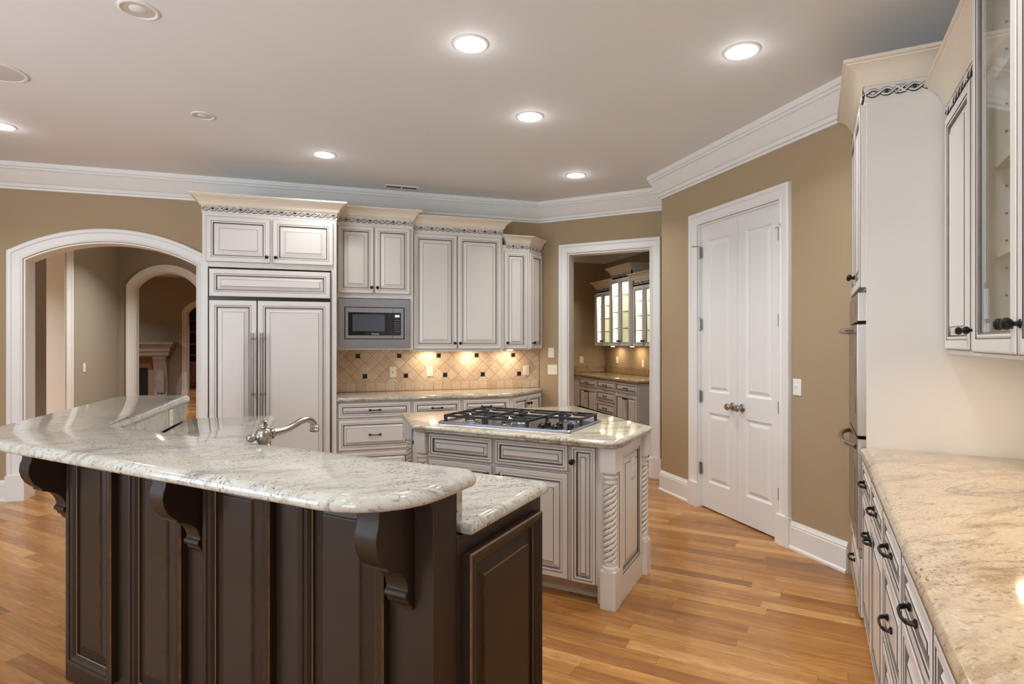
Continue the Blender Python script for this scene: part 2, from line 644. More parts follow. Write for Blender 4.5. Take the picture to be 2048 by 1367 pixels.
def frieze(parent, x0, x1, z, y, name='carved_frieze', period=.056, amp=.015):
    """carved rope of crossing strands on a plain band"""
    b = B()
    n = max(2, int(round((x1 - x0) / period)))
    step = (x1 - x0) / n
    m = n * 10
    for ph in (0, pi):
        pts = [(x0 + (x1 - x0) * i / m, y - .004 - .003 * sin(2 * pi * i / 20.0 + ph + 1.57), z + amp * sin(pi * (x1 - x0) * i / m / step + ph)) for i in range(m + 1)]
        b.tube(pts, .0046, 5, 0)
        b.tube([(p[0], p[1] + .002, p[2] - .0050) for p in pts], .0044, 5, 1)
        b.tube([(p[0], p[1] + .002, p[2] + .0050) for p in pts], .0030, 5, 1)
    for i in range(n):
        cx = x0 + step * (i + .5)
        b.lathe([(0, 0), (.009, .001), (.005, .006), (0, .008)], (cx, y, z), (0, -1, 0), 6, 1 if i % 2 else 0)
        if i % 5 == 2:
            for sg in (-1, 1):
                for dz in (-.005, .005):
                    b.tube([(cx - .02, y - .005, z - sg * amp * 1.1 + dz), (cx + .02, y - .005, z + sg * amp * 1.1 + dz)], .0030, 5, 1)
                b.tube([(cx - .02, y - .008, z - sg * amp * 1.1), (cx + .02, y - .008, z + sg * amp * 1.1)], .0042, 5, 0)
    return b.out(name, [CREAM, LINE], parent)


def round_poly(pts, rad, seg=6):
    out = []
    n = len(pts)
    for i in range(n):
        p = Vector(pts[i])
        r = rad[i] if hasattr(rad, '__len__') else rad
        if r <= 0:
            out.append(tuple(p))
            continue
        a = (Vector(pts[i - 1]) - p).normalized()
        c = (Vector(pts[(i + 1) % n]) - p).normalized()
        ang = a.angle(c)
        d = r / math.tan(ang / 2)
        s0, s1 = p + a * d, p + c * d
        ctr = p + (a + c).normalized() * (r / sin(ang / 2))
        a0 = atan2(s0.y - ctr.y, s0.x - ctr.x)
        a1 = atan2(s1.y - ctr.y, s1.x - ctr.x)
        while a1 - a0 > pi:
            a1 -= 2 * pi
        while a1 - a0 < -pi:
            a1 += 2 * pi
        for k in range(seg + 1):
            t = a0 + (a1 - a0) * k / seg
            out.append((ctr.x + r * cos(t), ctr.y + r * sin(t)))
    return out


def inset(pts, d):
    """inward offset of a counter-clockwise polygon"""
    n = len(pts)
    P = [Vector(p) for p in pts]
    out = []
    for i in range(n):
        d0 = (P[i] - P[i - 1]).normalized()
        d1 = (P[(i + 1) % n] - P[i]).normalized()
        n0 = Vector((-d0.y, d0.x))
        n1 = Vector((-d1.y, d1.x))
        m = (n0 + n1) / max(0.3, 1 + n0.dot(n1))
        out.append((P[i].x + m.x * d, P[i].y + m.y * d))
    return out


BULL = [(.014, -.040), (.006, -.040), (.002, -.036), (.000, -.030), (.000, -.024), (.002, -.017), (.006, -.010), (.012, -.005), (.020, -.0015), (.028, 0)]
OGEE = [(.026, -.042), (.018, -.042), (.012, -.038), (.010, -.032), (.012, -.027), (.004, -.025), (.000, -.018), (.002, -.010), (.008, -.004), (.018, -.001), (.026, 0)]


def slab(name, poly, ztop, mat, prof=BULL, parent=None):
    b = B()
    rs = []
    for d, z in prof:
        rs.append([b.v((p[0], p[1], ztop + z)) for p in inset(poly, d)])
    n = len(poly)
    for a, c in zip(rs, rs[1:]):
        for k in range(n):
            b.f([a[k], a[(k + 1) % n], c[(k + 1) % n], c[k]])
    b.f(rs[0][::-1])
    b.f(rs[-1])
    return b.out(name, mat, parent, angle=50)


def outlet(label, loc, rz, z, kind='duplex', wdt=.072, hgt=.115, mat=None, group=None):
    """loc = a point of the wall face; a cover plate with its device"""
    sw = kind in ('switch', 'double_switch', 'dimmer')
    name = {'switch': 'light_switch', 'double_switch': 'light_switch', 'dimmer': 'light_switch', 'cable': 'cable_outlet'}.get(kind, 'power_outlet')
    t = thing(name, label, 'light switch' if sw else 'outlet', (loc[0], loc[1], z), rz, group)
    mat = mat or PLATE
    b = B()
    h, v = wdt / 2, hgt / 2
    b.rings([(-h, h, -v, v, 0, 0), (-h, h, -v, v, -.004, 0), (-h + .005, h - .005, -v + .005, v - .005, -.007, 0)], None)
    b.out('cover_plate', mat, t, smooth=False, fix=False)
    if kind == 'duplex':
        for sz in (-1, 1):
            b = B()
            b.prism(round_poly([(-.015, sz * .020 - .0125), (.015, sz * .020 - .0125), (.015, sz * .020 + .0125), (-.015, sz * .020 + .0125)], .009, 4), -.006, -.0085, 'y', 0)
            for sx in (-1, 1):
                b.box(sx * .006 - .0013, sx * .006 + .0013, -.0089, -.0084, sz * .020 - .002, sz * .020 + .006, 1)
            b.lathe([(0, 0), (.002, 0), (.002, .0005), (0, .0005)], (0, -.0084, sz * .020 - .007), (0, -1, 0), 8, 1)
            b.out('receptacle', [mat, SLOT], t, smooth=False)
    elif kind == 'cable':
        b = B()
        b.lathe([(0, 0), (.006, 0), (.006, .004), (.0035, .004), (.0035, .010), (0, .010)], (0, -.0065, 0), (0, -1, 0), 10)
        b.out('coax_jack', SLOT, t)
    else:
        for sx in ((-.023, .023) if kind == 'double_switch' else (0,)):
            b = B()
            if kind == 'dimmer':
                b.box(sx - .016, sx + .016, -.010, -.006, -.033, .033)
                b.box(sx - .012, sx + .012, -.0125, -.0095, -.004, .028)
            else:
                b.box(sx - .006, sx + .006, -.009, -.006, -.012, .012)
                b.prism([(-.006, -.004), (-.018, .004), (-.018, .009), (-.006, .006)], sx - .004, sx + .004, 'x')
            b.out('toggle', mat, t, smooth=False)
    return t


# ================================================================== the room shell
CH = 3.05
b = B(); b.box(-16, 12, -6, 26, -0.10, 0.0)
struct(b.out('floor', FLOOR, smooth=False), 'honey oak plank floor laid on the diagonal', 'floor')
b = B(); b.box(-16, 12, -6, 26, CH, CH + 0.1)
struct(b.out('ceiling', CEIL, smooth=False), 'smooth off-white ceiling with recessed lamps', 'ceiling')


def arc_pts(xa, xb, zs, rise, seg=24):
    c = (xb - xa) / 2
    R = (c * c + rise * rise) / (2 * rise)
    a0 = math.asin(c / R)
    return [((xa + xb) / 2 + R * sin(-a0 + 2 * a0 * k / seg), zs + rise - R + R * cos(-a0 + 2 * a0 * k / seg)) for k in range(seg + 1)]


CASE = [(-.006, 0), (-.006, .014), (-.018, .018), (-.028, .013), (-.050, .016), (-.082, .020), (-.090, .030), (-.112, .034), (-.120, .032), (-.124, .026), (-.124, 0)]


def arch(tag_n, label, loc, rz, x0, x1, xa, xb, zs, rise, th, wall_label, wall_name, mat, case_w=1.0):
    pts = arc_pts(xa, xb, zs, rise)
    b = B()
    b.prism([(x0, 0), (xa, 0)] + pts + [(xb, 0), (x1, 0), (x1, CH), (x0, CH)], 0, th, 'y')
    struct(b.out(wall_name, mat, smooth=False, loc=(loc[0], loc[1], 0), rz=rz), wall_label, 'wall')
    path = [(xa, 0)] + pts + [(xb, 0)]
    b = B()
    b.sweep(path, [(.012, -.004), (.012, th + .004), (0, th + .004), (0, -.004)], lambda a, c, h: (a, h, c))
    prof = [(o * case_w, h) for o, h in CASE]
    b.sweep(path, prof, lambda a, c, h: (a, -h, c))
    for xs in ((xa - .130 * case_w, xa + .016), (xb - .016, xb + .130 * case_w)):
        b.box(xs[0], xs[1], -.040, th * .5, 0, .23)
    struct(b.out('trim_%d' % tag_n, TRIM, loc=(loc[0], loc[1], 0), rz=rz, angle=20), label, 'door casing')


arch(1, 'wide white arched casing left of the refrigerator', (0, 6.36), 0, -5.2, 2.37, -2.676, -1.255, 2.196, .19, .175,
     'tan wall behind the refrigerator with an arched opening', 'wall_back', WALL)

# wall with the cased opening to the butler's pantry
DL = (2.33, 6.36)
b = B()
b.prism([(-.02, 0), (.365, 0), (.365, 2.445), (1.313, 2.445), (1.313, 0), (1.53, 0), (1.53, CH), (-.02, CH)], 0, .14, 'y')
struct(b.out('wall_pantry_passage', WALL, smooth=False, loc=(DL[0], DL[1], 0), rz=RZ_E1), 'tan wall with the cased doorway to the butler pantry', 'wall')
b = B()
pth = [(.365, 0), (.365, 2.445), (1.313, 2.445), (1.313, 0)]
b.sweep(pth, [(.012, -.004), (.012, .144), (0, .144), (0, -.004)], lambda a, c, h: (a, h, c))
b.sweep(pth, [(o * .88, h) for o, h in CASE], lambda a, c, h: (a, -h, c))
for xs in ((.250, .380), (1.298, 1.428)):
    b.box(xs[0], xs[1], -.038, .06, 0, .21)
struct(b.out('trim_2', TRIM, loc=(DL[0], DL[1], 0), rz=RZ_E1, angle=20), 'white square casing of the doorway to the butler pantry', 'door casing')

# wall of the double closet doors
PL = (3.078, 4.93)
b = B()
b.prism([(0, 0), (.590, 0), (.590, 2.458), (1.556, 2.458), (1.556, 0), (2.15, 0), (2.15, CH), (0, CH)], 0, .12, 'y')
struct(b.out('wall_closet', WALL, smooth=False, loc=(PL[0], PL[1], 0), rz=RZ_X), 'tan wall around the white double doors', 'wall')
b = B()
pth = [(.590, 0), (.590, 2.458), (1.556, 2.458), (1.556, 0)]
b.sweep(pth, [(.010, -.004), (.010, .11), (0, .11), (0, -.004)], lambda a, c, h: (a, h, c))
b.sweep(pth, [(o * .86, h) for o, h in CASE], lambda a, c, h: (a, -h, c))
for xs in ((.478, .604), (1.542, 1.668)):
    b.box(xs[0], xs[1], -.036, .03, 0, .21)
struct(b.out('trim_3', TRIM, loc=(PL[0], PL[1], 0), rz=RZ_X, angle=20), 'white casing around the double closet doors', 'door casing')
# the rest of the shell
b = B(); b.prism([(3.078, 4.93), (3.41, 5.28), (3.50, 5.20), (3.19, 4.87)], 0, CH)
struct(b.out('wall_return', WALL, smooth=False), 'short tan wall end beside the butler pantry doorway', 'wall')
b = B(); b.prism([(3.078, 2.78), (3.54, 2.318), (3.62, 2.40), (3.19, 2.83)], 0, CH)
struct(b.out('wall_oven_side', WALL, smooth=False), 'tan wall hidden behind the oven cabinet', 'wall')
b = B(); b.prism([(3.545, 2.313), (-1.0, -2.232), (-.93, -2.30), (3.62, 2.25)], 0, CH)
struct(b.out('wall_right', WALL, smooth=False), 'tan wall behind the right-hand run of cabinets', 'wall')
b = B()
b.prism([(-5.2, 0), (-.9, 0), (-.9, CH), (-5.2, CH), (-5.2, 2.6), (-2.2, 2.6), (-2.2, .6), (-4.4, .6), (-4.4, 2.599), (-5.2, 2.599)], -2.34, -2.22, 'y')
struct(b.out('wall_rear', WALL, smooth=False), 'tan wall with a wide window behind the viewer', 'wall')
b = B()
b.prism([(-2.34, 0), (6.5, 0), (6.5, CH), (-2.34, CH), (-2.34, 2.6), (2.7, 2.6), (2.7, .6), (.5, .6), (.5, 2.599), (-2.34, 2.599)], -5.12, -5.0, 'x')
struct(b.out('wall_left', WALL, smooth=False), 'tan wall with a wide window far left', 'wall')


def window(n, label, loc, rz, x0, x1):  # unseen windows, added to let daylight in and brighten the ceiling
    t = thing('window_%d' % n, label, 'window', (loc[0], loc[1], 0), rz, None, 'structure')
    b = B()
    pth = [(x0, .6), (x0, 2.6), (x1, 2.6), (x1, .6)]
    b.sweep(pth, [(0, -.02), (0, .06), (-.09, .06), (-.09, -.02)], lambda a, c, h: (a, -h + .05, c), closed=True)
    for k in (1, 2):
        xm = x0 + (x1 - x0) * k / 3
        b.box(xm - .03, xm + .03, .02, .06, .6, 2.6)
    b.box(x0, x1, .03, .05, 1.58, 1.62)
    b.out('window_frame', TRIM, t, smooth=False)


window(1, 'white framed window behind the viewer', (0, -2.22), pi, 2.2, 4.4)
window(2, 'white framed window in the far left wall', (-5.0, 0), radians(90), .5, 2.7)

ROOM = [(-5.0, 6.36), (2.33, 6.36), (3.41, 5.28), (3.078, 4.93), (3.078, 2.78), (3.54, 2.318), (-1.0, -2.222), (-5.0, -2.222)]
RC = [(0, 2.83), (.010, 2.83), (.013, 2.848), (.028, 2.852), (.028, 2.880), (.040, 2.886), (.062, 2.915), (.085, 2.955), (.105, 2.985), (.115, 2.990), (.115, 3.008), (.128, 3.012), (.132, CH), (0, CH)]
b = B()
b.sweep(ROOM, RC, lambda a, c, h: (a, c, h), closed=True)
struct(b.out('trim_4', TRIM, angle=20), 'deep white crown moulding around the kitchen ceiling', 'crown moulding')
BASE = [(0, 0), (.030, 0), (.030, .014), (.020, .026), (.020, .150), (.016, .156), (.018, .164), (.010, .178), (.006, .192), (0, .192)]


def base(name, label, pts):
    b = B()
    b.sweep(pts, BASE, lambda a, c, h: (a, c, h))
    struct(b.out(name, TRIM, angle=20), label, 'baseboard')


base('baseboard_left', 'white baseboard left of the wide arch', [(-5.0, 6.36), (-2.806, 6.36)])
e = lambda x: W2(DL, RZ_E1, x, 0)
base('baseboard_passage', 'white baseboard left of the butler pantry doorway', [e(.0), e(.25)])
base('baseboard_corner', 'white baseboard wrapping the wall corner left of the double doors', [e(1.43), (3.41, 5.28), (3.078, 4.93), (3.078, 4.452)])
base('baseboard_closet', 'white baseboard right of the double doors', [(3.078, 3.262), (3.078, 2.80)])


# ------------------------------------------------------------------ double closet doors
def closet_leaf(n, label, x0, x1, kx, hinge_left):
    t = thing('door_%d' % n, label, 'door', (PL[0] + .022, PL[1], 0), RZ_X, None, 'structure')
    b = B()
    z0, z1 = .012, 2.448
    st, inn = .095, None
    px0, px1 = x0 + st, x1 - st
    # slab pierced by two moulded panels
    for (a, c, d, f_) in ((x0, x1, z0, .235), (x0, x1, .835, 1.012), (x0, x1, 2.315, z1), (x0, px0, .235, .835), (px1, x1, .235, .835), (x0, px0, 1.012, 2.315), (px1, x1, 1.012, 2.315)):
        b.box(a, c, 0, .035, d, f_)
    b.out('door_slab', DOORW, t, smooth=False)
    for (d, f_) in ((.235, .835), (1.012, 2.315)):
        b = B()
        b.rings([(px0 + i, px1 - i, d + i, f_ - i, y, 0) for i, y in ((0, 0), (.006, .006), (.014, .011), (.022, .012), (.045, .003), (.048, .002))], None)
        b.out('door_panel', DOORW, t, smooth=False, fix=False)
    b = B()
    b.lathe([(0, 0), (.033, 0), (.033, .004), (.026, .010), (.013, .013), (.011, .030), (.020, .036), (.028, .046), (.029, .056), (.022, .066), (0, .069)], (kx, 0, .918), (0, -1, 0), 22)
    b.out('door_knob', NICKEL, t)
    hx = x0 - .001 if hinge_left else x1 + .001
    for i, z in enumerate((.34, .966, 1.595, 2.22)):
        b = B()
        b.lathe([(0, -.056), (.005, -.054), (.008, -.050), (.008, .050), (.005, .054), (0, .056)], (hx, -.016, z), (0, 0, 1), 10)
        s = 1 if hinge_left else -1
        b.box(min(hx, hx + s * .022), max(hx, hx + s * .022), -.012, .0, z - .045, z + .045)
        if i == 3:
            b.tube([(hx, -.010, z + .055), (hx - s * .012, -.030, z + .058), (hx - s * .040, -.055, z + .060)], .004, 6)
            b.tube([(hx, -.010, z + .05), (hx + s * .030, -.028, z + .045)], .003, 6)
            b.lathe([(0, 0), (.007, 0), (.007, .010), (0, .010)], (hx - s * .038, -.053, z + .060), (-s * .6, -.8, 0), 8)
        b.out('hinge', NICKEL, t)


closet_leaf(1, 'left leaf of the white panelled double doors', .602, 1.0715, 1.015, True)
closet_leaf(2, 'right leaf of the white panelled double doors', 1.0745, 1.544, 1.130, False)
outlet('ivory light switch on the tan wall right of the double doors', (3.077, 3.212), RZ_X, 1.127, 'switch', mat=PLATEW)
outlet('ivory single dimmer switch above the double switch by the pantry doorway', W2(DL, RZ_E1, .153, 0), RZ_E1, 1.315, 'dimmer')
outlet('ivory double light switch left of the pantry doorway casing', W2(DL, RZ_E1, .172, 0), RZ_E1, 1.118, 'double_switch', wdt=.118)

# ================================================================== ceiling fixtures
def can(label, x, y, lit=True, group=None, r=.082, power=1.0):
    t = thing('recessed_light', label, 'ceiling light', (x, y, CH), 0, group)
    b = B()
    b.lathe([(r * 1.18, 0), (r * 1.18, -.004), (r * 1.06, -.007), (r * .96, -.004), (r * .94, 0)], (0, 0, 0), (0, 0, 1), 32)
    b.out('trim_ring', TRIM, t)
    if lit:
        b = B()
        b.lathe([(0, -.010), (r * .5, -.009), (r * .85, -.006), (r * .95, -.001)], (0, 0, 0), (0, 0, 1), 32)
        b.out('lens', LENS, t)
        lamp('lamp', 'AREA', (0, 0, -.016), CAN_W * power, WARM, t, shape='DISK', size=.14, spread=radians(128))
        lamp('lamp_glow', 'POINT', (0, 0, -.06), CAN_W * power * .06, WARM, t, shadow_soft_size=.035)
    else:
        b = B()
        b.lathe([(r * .95, -.002), (r * .8, -.0012), (r * .62, -.0008), (0, -.0006)], (0, 0, 0), (0, 0, 1), 32)
        b.out('baffle', CAN_IN, t)
        b = B()
        b.lathe([(0, -.0075), (r * .42, -.006), (r * .55, -.001)], (0, -r * .1, 0), (0, 0, 1), 24)
        b.out('bulb', TRIM, t)
    return t


can('lit recessed ceiling light highest in the view, right of centre', .72, 3.04, group=None)
can('lit recessed ceiling light nearest the tall oven cabinet', 2.17, 2.665)
can('lit recessed ceiling light in the middle, over the cooktop island', 1.357, 3.893)
can('lit recessed ceiling light in front of the refrigerator cabinet', -.053, 5.212, power=.55)
can('lit recessed ceiling light nearest the butler pantry doorway', 2.257, 5.126)
can('lit recessed ceiling light at the far left in front of the arch', -2.351, 5.237)
for x, y in ((1.0, 1.1), (-1.3, .9), (-3.6, 3.2), (-3.4, .6), (-2.0, -1.0)):  # unseen ceiling lamps, added to light the room
    can('lit recessed ceiling light behind the viewer', x, y, group='recessed lights behind the viewer')
can('unlit recessed ceiling light nearest the top left corner', -.89, 3.21, False, r=.075)
can('unlit small recessed ceiling light over the sink', -.869, 4.573, False, r=.066)
t = thing('ceiling_speaker', 'round grey ceiling speaker at the left edge', 'speaker', (-1.90, 4.19, CH), 0)
b = B(); b.lathe([(.150, 0), (.150, -.005), (.140, -.008), (.132, -.006), (.132, 0)], (0, 0, 0), (0, 0, 1), 40); b.out('trim_ring', TRIM, t)
b = B(); b.lathe([(.132, -.004), (.06, -.006), (0, -.0065)], (0, 0, 0), (0, 0, 1), 40); b.out('grille', SPEAKER, t)
t = thing('air_vent', 'white louvred air vent in the ceiling above the refrigerator cabinets', 'vent', (.70, 6.06, CH), 0)
b = B()
b.sweep([(-.175, -.055), (.175, -.055), (.175, .055), (-.175, .055)], [(0, 0), (0, .006), (-.02, .009), (-.02, 0)], lambda a, c, h: (a, c, -h), closed=True)
b.box(-.006, .006, -.05, .05, -.007, -.001)
b.out('vent_frame', TRIM, t, smooth=False)
b = B()
b.box(-.172, .172, -.05, .05, -.002, -.0005)
b.out('backing', VENTD, t, smooth=False)
for k in range(7):
    b = B()
    yy = -.042 + k * .014
    b.prism([(yy, -.002), (yy + .008, -.007), (yy + .009, -.006), (yy + .001, -.001)], -.17, .17, 'x')
    b.out('louvre', VENTD, t, smooth=False)

# ================================================================== cabinets along the back wall
YB = 6.355


def carcass(parent, x0, x1, y0, y1, z0, z1, mat=CREAM, name='carcass', bevel=.002):
    b = B(); b.box(x0, x1, y0, y1, z0, z1)
    return b.out(name, mat, parent, smooth=False, bevel=bevel)


# --- refrigerator with its tall surround
FY = 5.675
t = thing('refrigerator_cabinet', 'tall cream cabinet over and around the panelled refrigerator', 'cabinet', (-.52, FY, 0))
x0 = -.52
X = lambda v: v - x0
carcass(t, X(-1.085), X(-1.040), 0, YB - FY, 0, 2.64, name='side_panel')
carcass(t, X(.005), X(.050), 0, YB - FY, 0, 2.64, name='side_panel')
carcass(t, X(-1.040), X(.005), 0, YB - FY, 2.108, 2.64)
d = front('door', t, X(-1.052), X(-.528), 2.152, 2.555, 0, fr=.060, bev=.036); knob(d, X(-.556), 2.205, -.022)
d = front('door', t, X(-.506), X(.020), 2.152, 2.555, 0, fr=.060, bev=.036); knob(d, X(-.480), 2.205, -.022)
b = B(); b.box(X(-1.090), X(.055), -.006, YB - FY, 2.585, 2.672); b.out('frieze_board', CREAM, t, smooth=False, bevel=.003)
frieze(t, X(-1.085), X(.052), 2.622, -.006)
crown(t, [(X(-1.09), YB - FY), (X(-1.09), -.006), (X(.055), -.006), (X(.055), .30)], 2.645, .088, .098)

t = thing('refrigerator', 'built-in refrigerator with cream panels and long steel handles', 'refrigerator', (-.52, FY, 0))
carcass(t, X(-1.036), X(.001), .02, .62, .02, 2.100, mat=BLACK, name='body')
front('grille_panel', t, X(-1.030), X(-.006), 1.845, 2.092, .018, t=.030, fr=.062, bev=.022)
b = B(); b.box(X(-1.036), X(.001), -.006, .02, 1.818, 1.832); b.out('seam_strip', BLACK, t, smooth=False)
b = B(); b.box(X(-.003), X(.003), -.012, .02, .10, 2.095); b.out('edge_trim', STEEL, t, smooth=False)
for i, (a, c) in enumerate(((-1.030, -.640), (-.634, -.006))):
    d = front('door', t, X(a), X(c), .10, 1.814, .018, t=.030, fr=.066, bev=.030)
    hx = X(-.675) if i == 0 else X(-.598)
    b = B()
    for dx in (-.009, .009):
        b.tube([(hx + dx, -.062, .42), (hx + dx, -.064, .9), (hx + dx, -.062, 1.52)], .0062, 10)
    for z in (.46, .97, 1.47):
        b.box(hx - .012, hx + .012, -.062, -.012, z - .008, z + .008)
    b.out('handle', HANDLE, d)
b = B(); b.box(X(-1.03), X(-.006), .05, .10, 0, .10); b.out('toe_grille', BLACK, t, smooth=False)

# --- microwave cabinet
MY = 5.96
t = thing('microwave_cabinet', 'cream two-door cabinet above the microwave', 'cabinet', (.43, MY, 0))
x0 = .43
b = B()
zb, zt = 1.362, 2.70
b.box(X(.052), X(.070), 0, YB - MY, zb, zt)
b.box(X(.775), X(.805), 0, YB - MY, zb, zt)
b.box(X(.070), X(.775), 0, YB - MY, 1.880, zt)
b.box(X(.070), X(.775), 0, YB - MY, zb, 1.379)
b.out('carcass', CREAM, t, smooth=False)
d = front('door', t, X(.064), X(.410), 1.925, 2.595, 0, fr=.056, bev=.030); knob(d, X(.388), 1.985, -.022)
d = front('door', t, X(.420), X(.772), 1.925, 2.595, 0, fr=.056, bev=.030); knob(d, X(.444), 1.985, -.022)
b = B(); b.box(X(.052), X(.808), -.006, YB - MY, 2.622, 2.715); b.out('frieze_board', CREAM, t, smooth=False, bevel=.003)
frieze(t, X(.056), X(.806), 2.655, -.006)
crown(t, [(X(.052), -.006), (X(.808), -.006), (X(.808), YB - MY)], 2.692, .080, .090)

t = thing('microwave', 'stainless built-in microwave with black glass door', 'microwave', (.43, MY, 0))
b = B()
pth = [(X(.128), 1.468), (X(.128), 1.788), (X(.714), 1.788), (X(.714), 1.468)]
Z0, Z1, A0, A1 = 1.380, 1.872, X(.072), X(.770)
for (a, c, z0, z1) in ((A0, X(.126), Z0, Z1), (X(.716), A1, Z0, Z1), (X(.126), X(.716), Z0, 1.466), (X(.126), X(.716), 1.790, Z1)):
    b.box(a, c, -.022, .01, z0, z1)
b.out('trim_kit', STEEL, t, smooth=False)
b = B(); b.box(X(.126), X(.716), -.006, .36, 1.466, 1.790); b.out('body', BLACK, t, smooth=False)
b = B()
for (a, c, z0, z1) in ((X(.136), X(.162), 1.474, 1.782), (X(.680), X(.706), 1.474, 1.782), (X(.162), X(.680), 1.474, 1.506), (X(.162), X(.680), 1.736, 1.782)):
    b.box(a, c, -.020, -.006, z0, z1)
b.out('door_frame', STEEL, t, smooth=False)
b = B(); b.box(X(.162), X(.680), -.017, -.006, 1.506, 1.736); g = b.out('door_glass', BGLASS, t, smooth=False)
b = B(); b.box(X(.204), X(.518), -.0185, -.016, 1.548, 1.716); b.out('window_mesh', paint('microwave_screen', (74, 82, 92), 0.2), t, smooth=False)
b = B(); b.box(X(.597), X(.599), -.0205, -.006, 1.474, 1.782); b.out('seam', BLACK, t, smooth=False)


def digit(b, ch, x, z, h, y):
    w_ = h * .55
    seg = {'a': (x, x + w_, z + h, z + h), 'g': (x, x + w_, z + h / 2, z + h / 2), 'd': (x, x + w_, z, z),
           'f': (x, x, z + h / 2, z + h), 'b': (x + w_, x + w_, z + h / 2, z + h), 'e': (x, x, z, z + h / 2), 'c': (x + w_, x + w_, z, z + h / 2)}
    on = {'0': 'abcdef', '2': 'abged', '8': 'abcdefg', '3': 'abgcd', '9': 'abcdfg'}[ch]
    k = h * .09
    for s in on:
        xa, xb, za, zb_ = seg[s]
        b.box(xa - k, xb + k, y, y + .001, za - k, zb_ + k)


b = B()
for i, ch in enumerate('200'):
    digit(b, ch, X(.622) + i * .013 + (.004 if i else 0), 1.694, .016, -.0185)
b.box(X(.6355), X(.6375), -.0185, -.0175, 1.697, 1.699); b.box(X(.6355), X(.6375), -.0185, -.0175, 1.704, 1.706)
b.out('clock_display', CLOCK, t, smooth=False)
for r in range(6):
    for c in range(3):
        b = B(); xx = X(.618) + c * .018; zz = 1.656 - r * .022
        b.box(xx, xx + .011, -.0178, -.0165, zz, zz + .004)
        b.out('keypad_button', PRINT, t, smooth=False)
tx = bpy.data.curves.new('maker_name', 'FONT')
tx.body = 'Whirlpool'; tx.size = .017; tx.align_x = 'CENTER'; tx.extrude = .0003
o = bpy.data.objects.new('text_source', tx)
me = bpy.data.meshes.new_from_object(o)
bpy.data.objects.remove(o)
me.materials.clear(); me.materials.append(PLATEW)
o = bpy.data.objects.new('lettering', me); COL.objects.link(o); o.parent = t
o.location = (X(.425), -.0178, 1.516); o.rotation_euler = (radians(90), 0, 0)

# --- tall wall cabinet
TY = 6.03
t = thing('upper_cabinet', 'tall cream two-door wall cabinet right of the microwave', 'cabinet', (1.29, TY, 0))
x0 = 1.29
carcass(t, X(.806), X(1.783), 0, YB - TY, 1.357, 2.64)
b = B(); b.box(X(.806), X(1.783), -.004, .018, 1.340, 1.358); b.out('light_rail', CREAM, t, smooth=False)
d = front('door', t, X(.816), X(1.275), 1.366, 2.568, 0, fr=.058, bev=.030); knob(d, X(1.250), 1.428, -.022)
d = front('door', t, X(1.283), X(1.764), 1.366, 2.568, 0, fr=.058, bev=.030); knob(d, X(1.308), 1.428, -.022)
b = B(); b.box(X(.806), X(1.788), -.006, YB - TY, 2.590, 2.68); b.out('frieze_board', CREAM, t, smooth=False, bevel=.003)
frieze(t, X(.810), X(1.786), 2.628, -.006)
crown(t, [(X(.806), -.006), (X(1.788), -.006), (X(1.788), YB - TY)], 2.662, .080, .090)

# --- angled corner wall cabinet
t = thing('corner_cabinet', 'small angled cream wall cabinet by the pantry doorway', 'cabinet', (1.95, TY, 0))
x0 = 1.95
poly = [(X(1.790), 0.015), (X(2.095), 0.015), (X(2.325), .245), (X(2.325), YB - TY), (X(1.790), YB - TY)]
b = B(); b.prism(poly, 1.357, 2.50); b.out('carcass', CREAM, t, smooth=False)
d = front('door', t, X(1.808), X(2.072), 1.366, 2.428, .015, fr=.050, bev=.022); knob(d, X(1.836), 1.430, -.008)
d = front('door', t, .022, .305, 1.366, 2.428, 0, fr=.050, bev=.022); d.location = (X(2.095), .015, 0); d.rotation_euler = (0, 0, radians(45)); knob(d, .052, 1.430, -.022)
b = B(); b.prism([(X(1.83), .009), (X(2.098), .009), (X(2.33), .241), (X(2.33), YB - TY), (X(1.83), YB - TY)], 2.448, 2.54); b.out('frieze_board', CREAM, t, smooth=False)
frieze(t, X(1.832), X(2.095), 2.488, .009)
f2 = frieze(t, 0, .325, 2.488, -.006); f2.location = (X(2.095), .015, 0); f2.rotation_euler = (0, 0, radians(45))
crown(t, [(X(1.84), YB - TY - .02), (X(1.84), .009), (X(2.098), .009), (X(2.325), .236)], 2.522, .070, .082)

# --- base cabinets
BY = 5.715


def base_cab(label, xa, xb, drawers, yfront=BY, doors=0, parent_depth=YB):
    t = thing('base_cabinet', label, 'cabinet', ((xa + xb) / 2, yfront, 0))
    m = (xa + xb) / 2
    carcass(t, xa - m, xb - m, 0, parent_depth - yfront, .10, .87)
    carcass(t, xa - m, xb - m, .07, .09, 0, .10, name='toe_kick')
    for z0, z1 in drawers:
        d = front('drawer', t, xa - m + .012, xb - m - .012, z0, z1, 0, fr=.042 if z1 - z0 < .2 else .050, bev=.012 if z1 - z0 < .2 else .016)
        pull(d, 0, (z0 + z1) / 2, -.022)
    return t


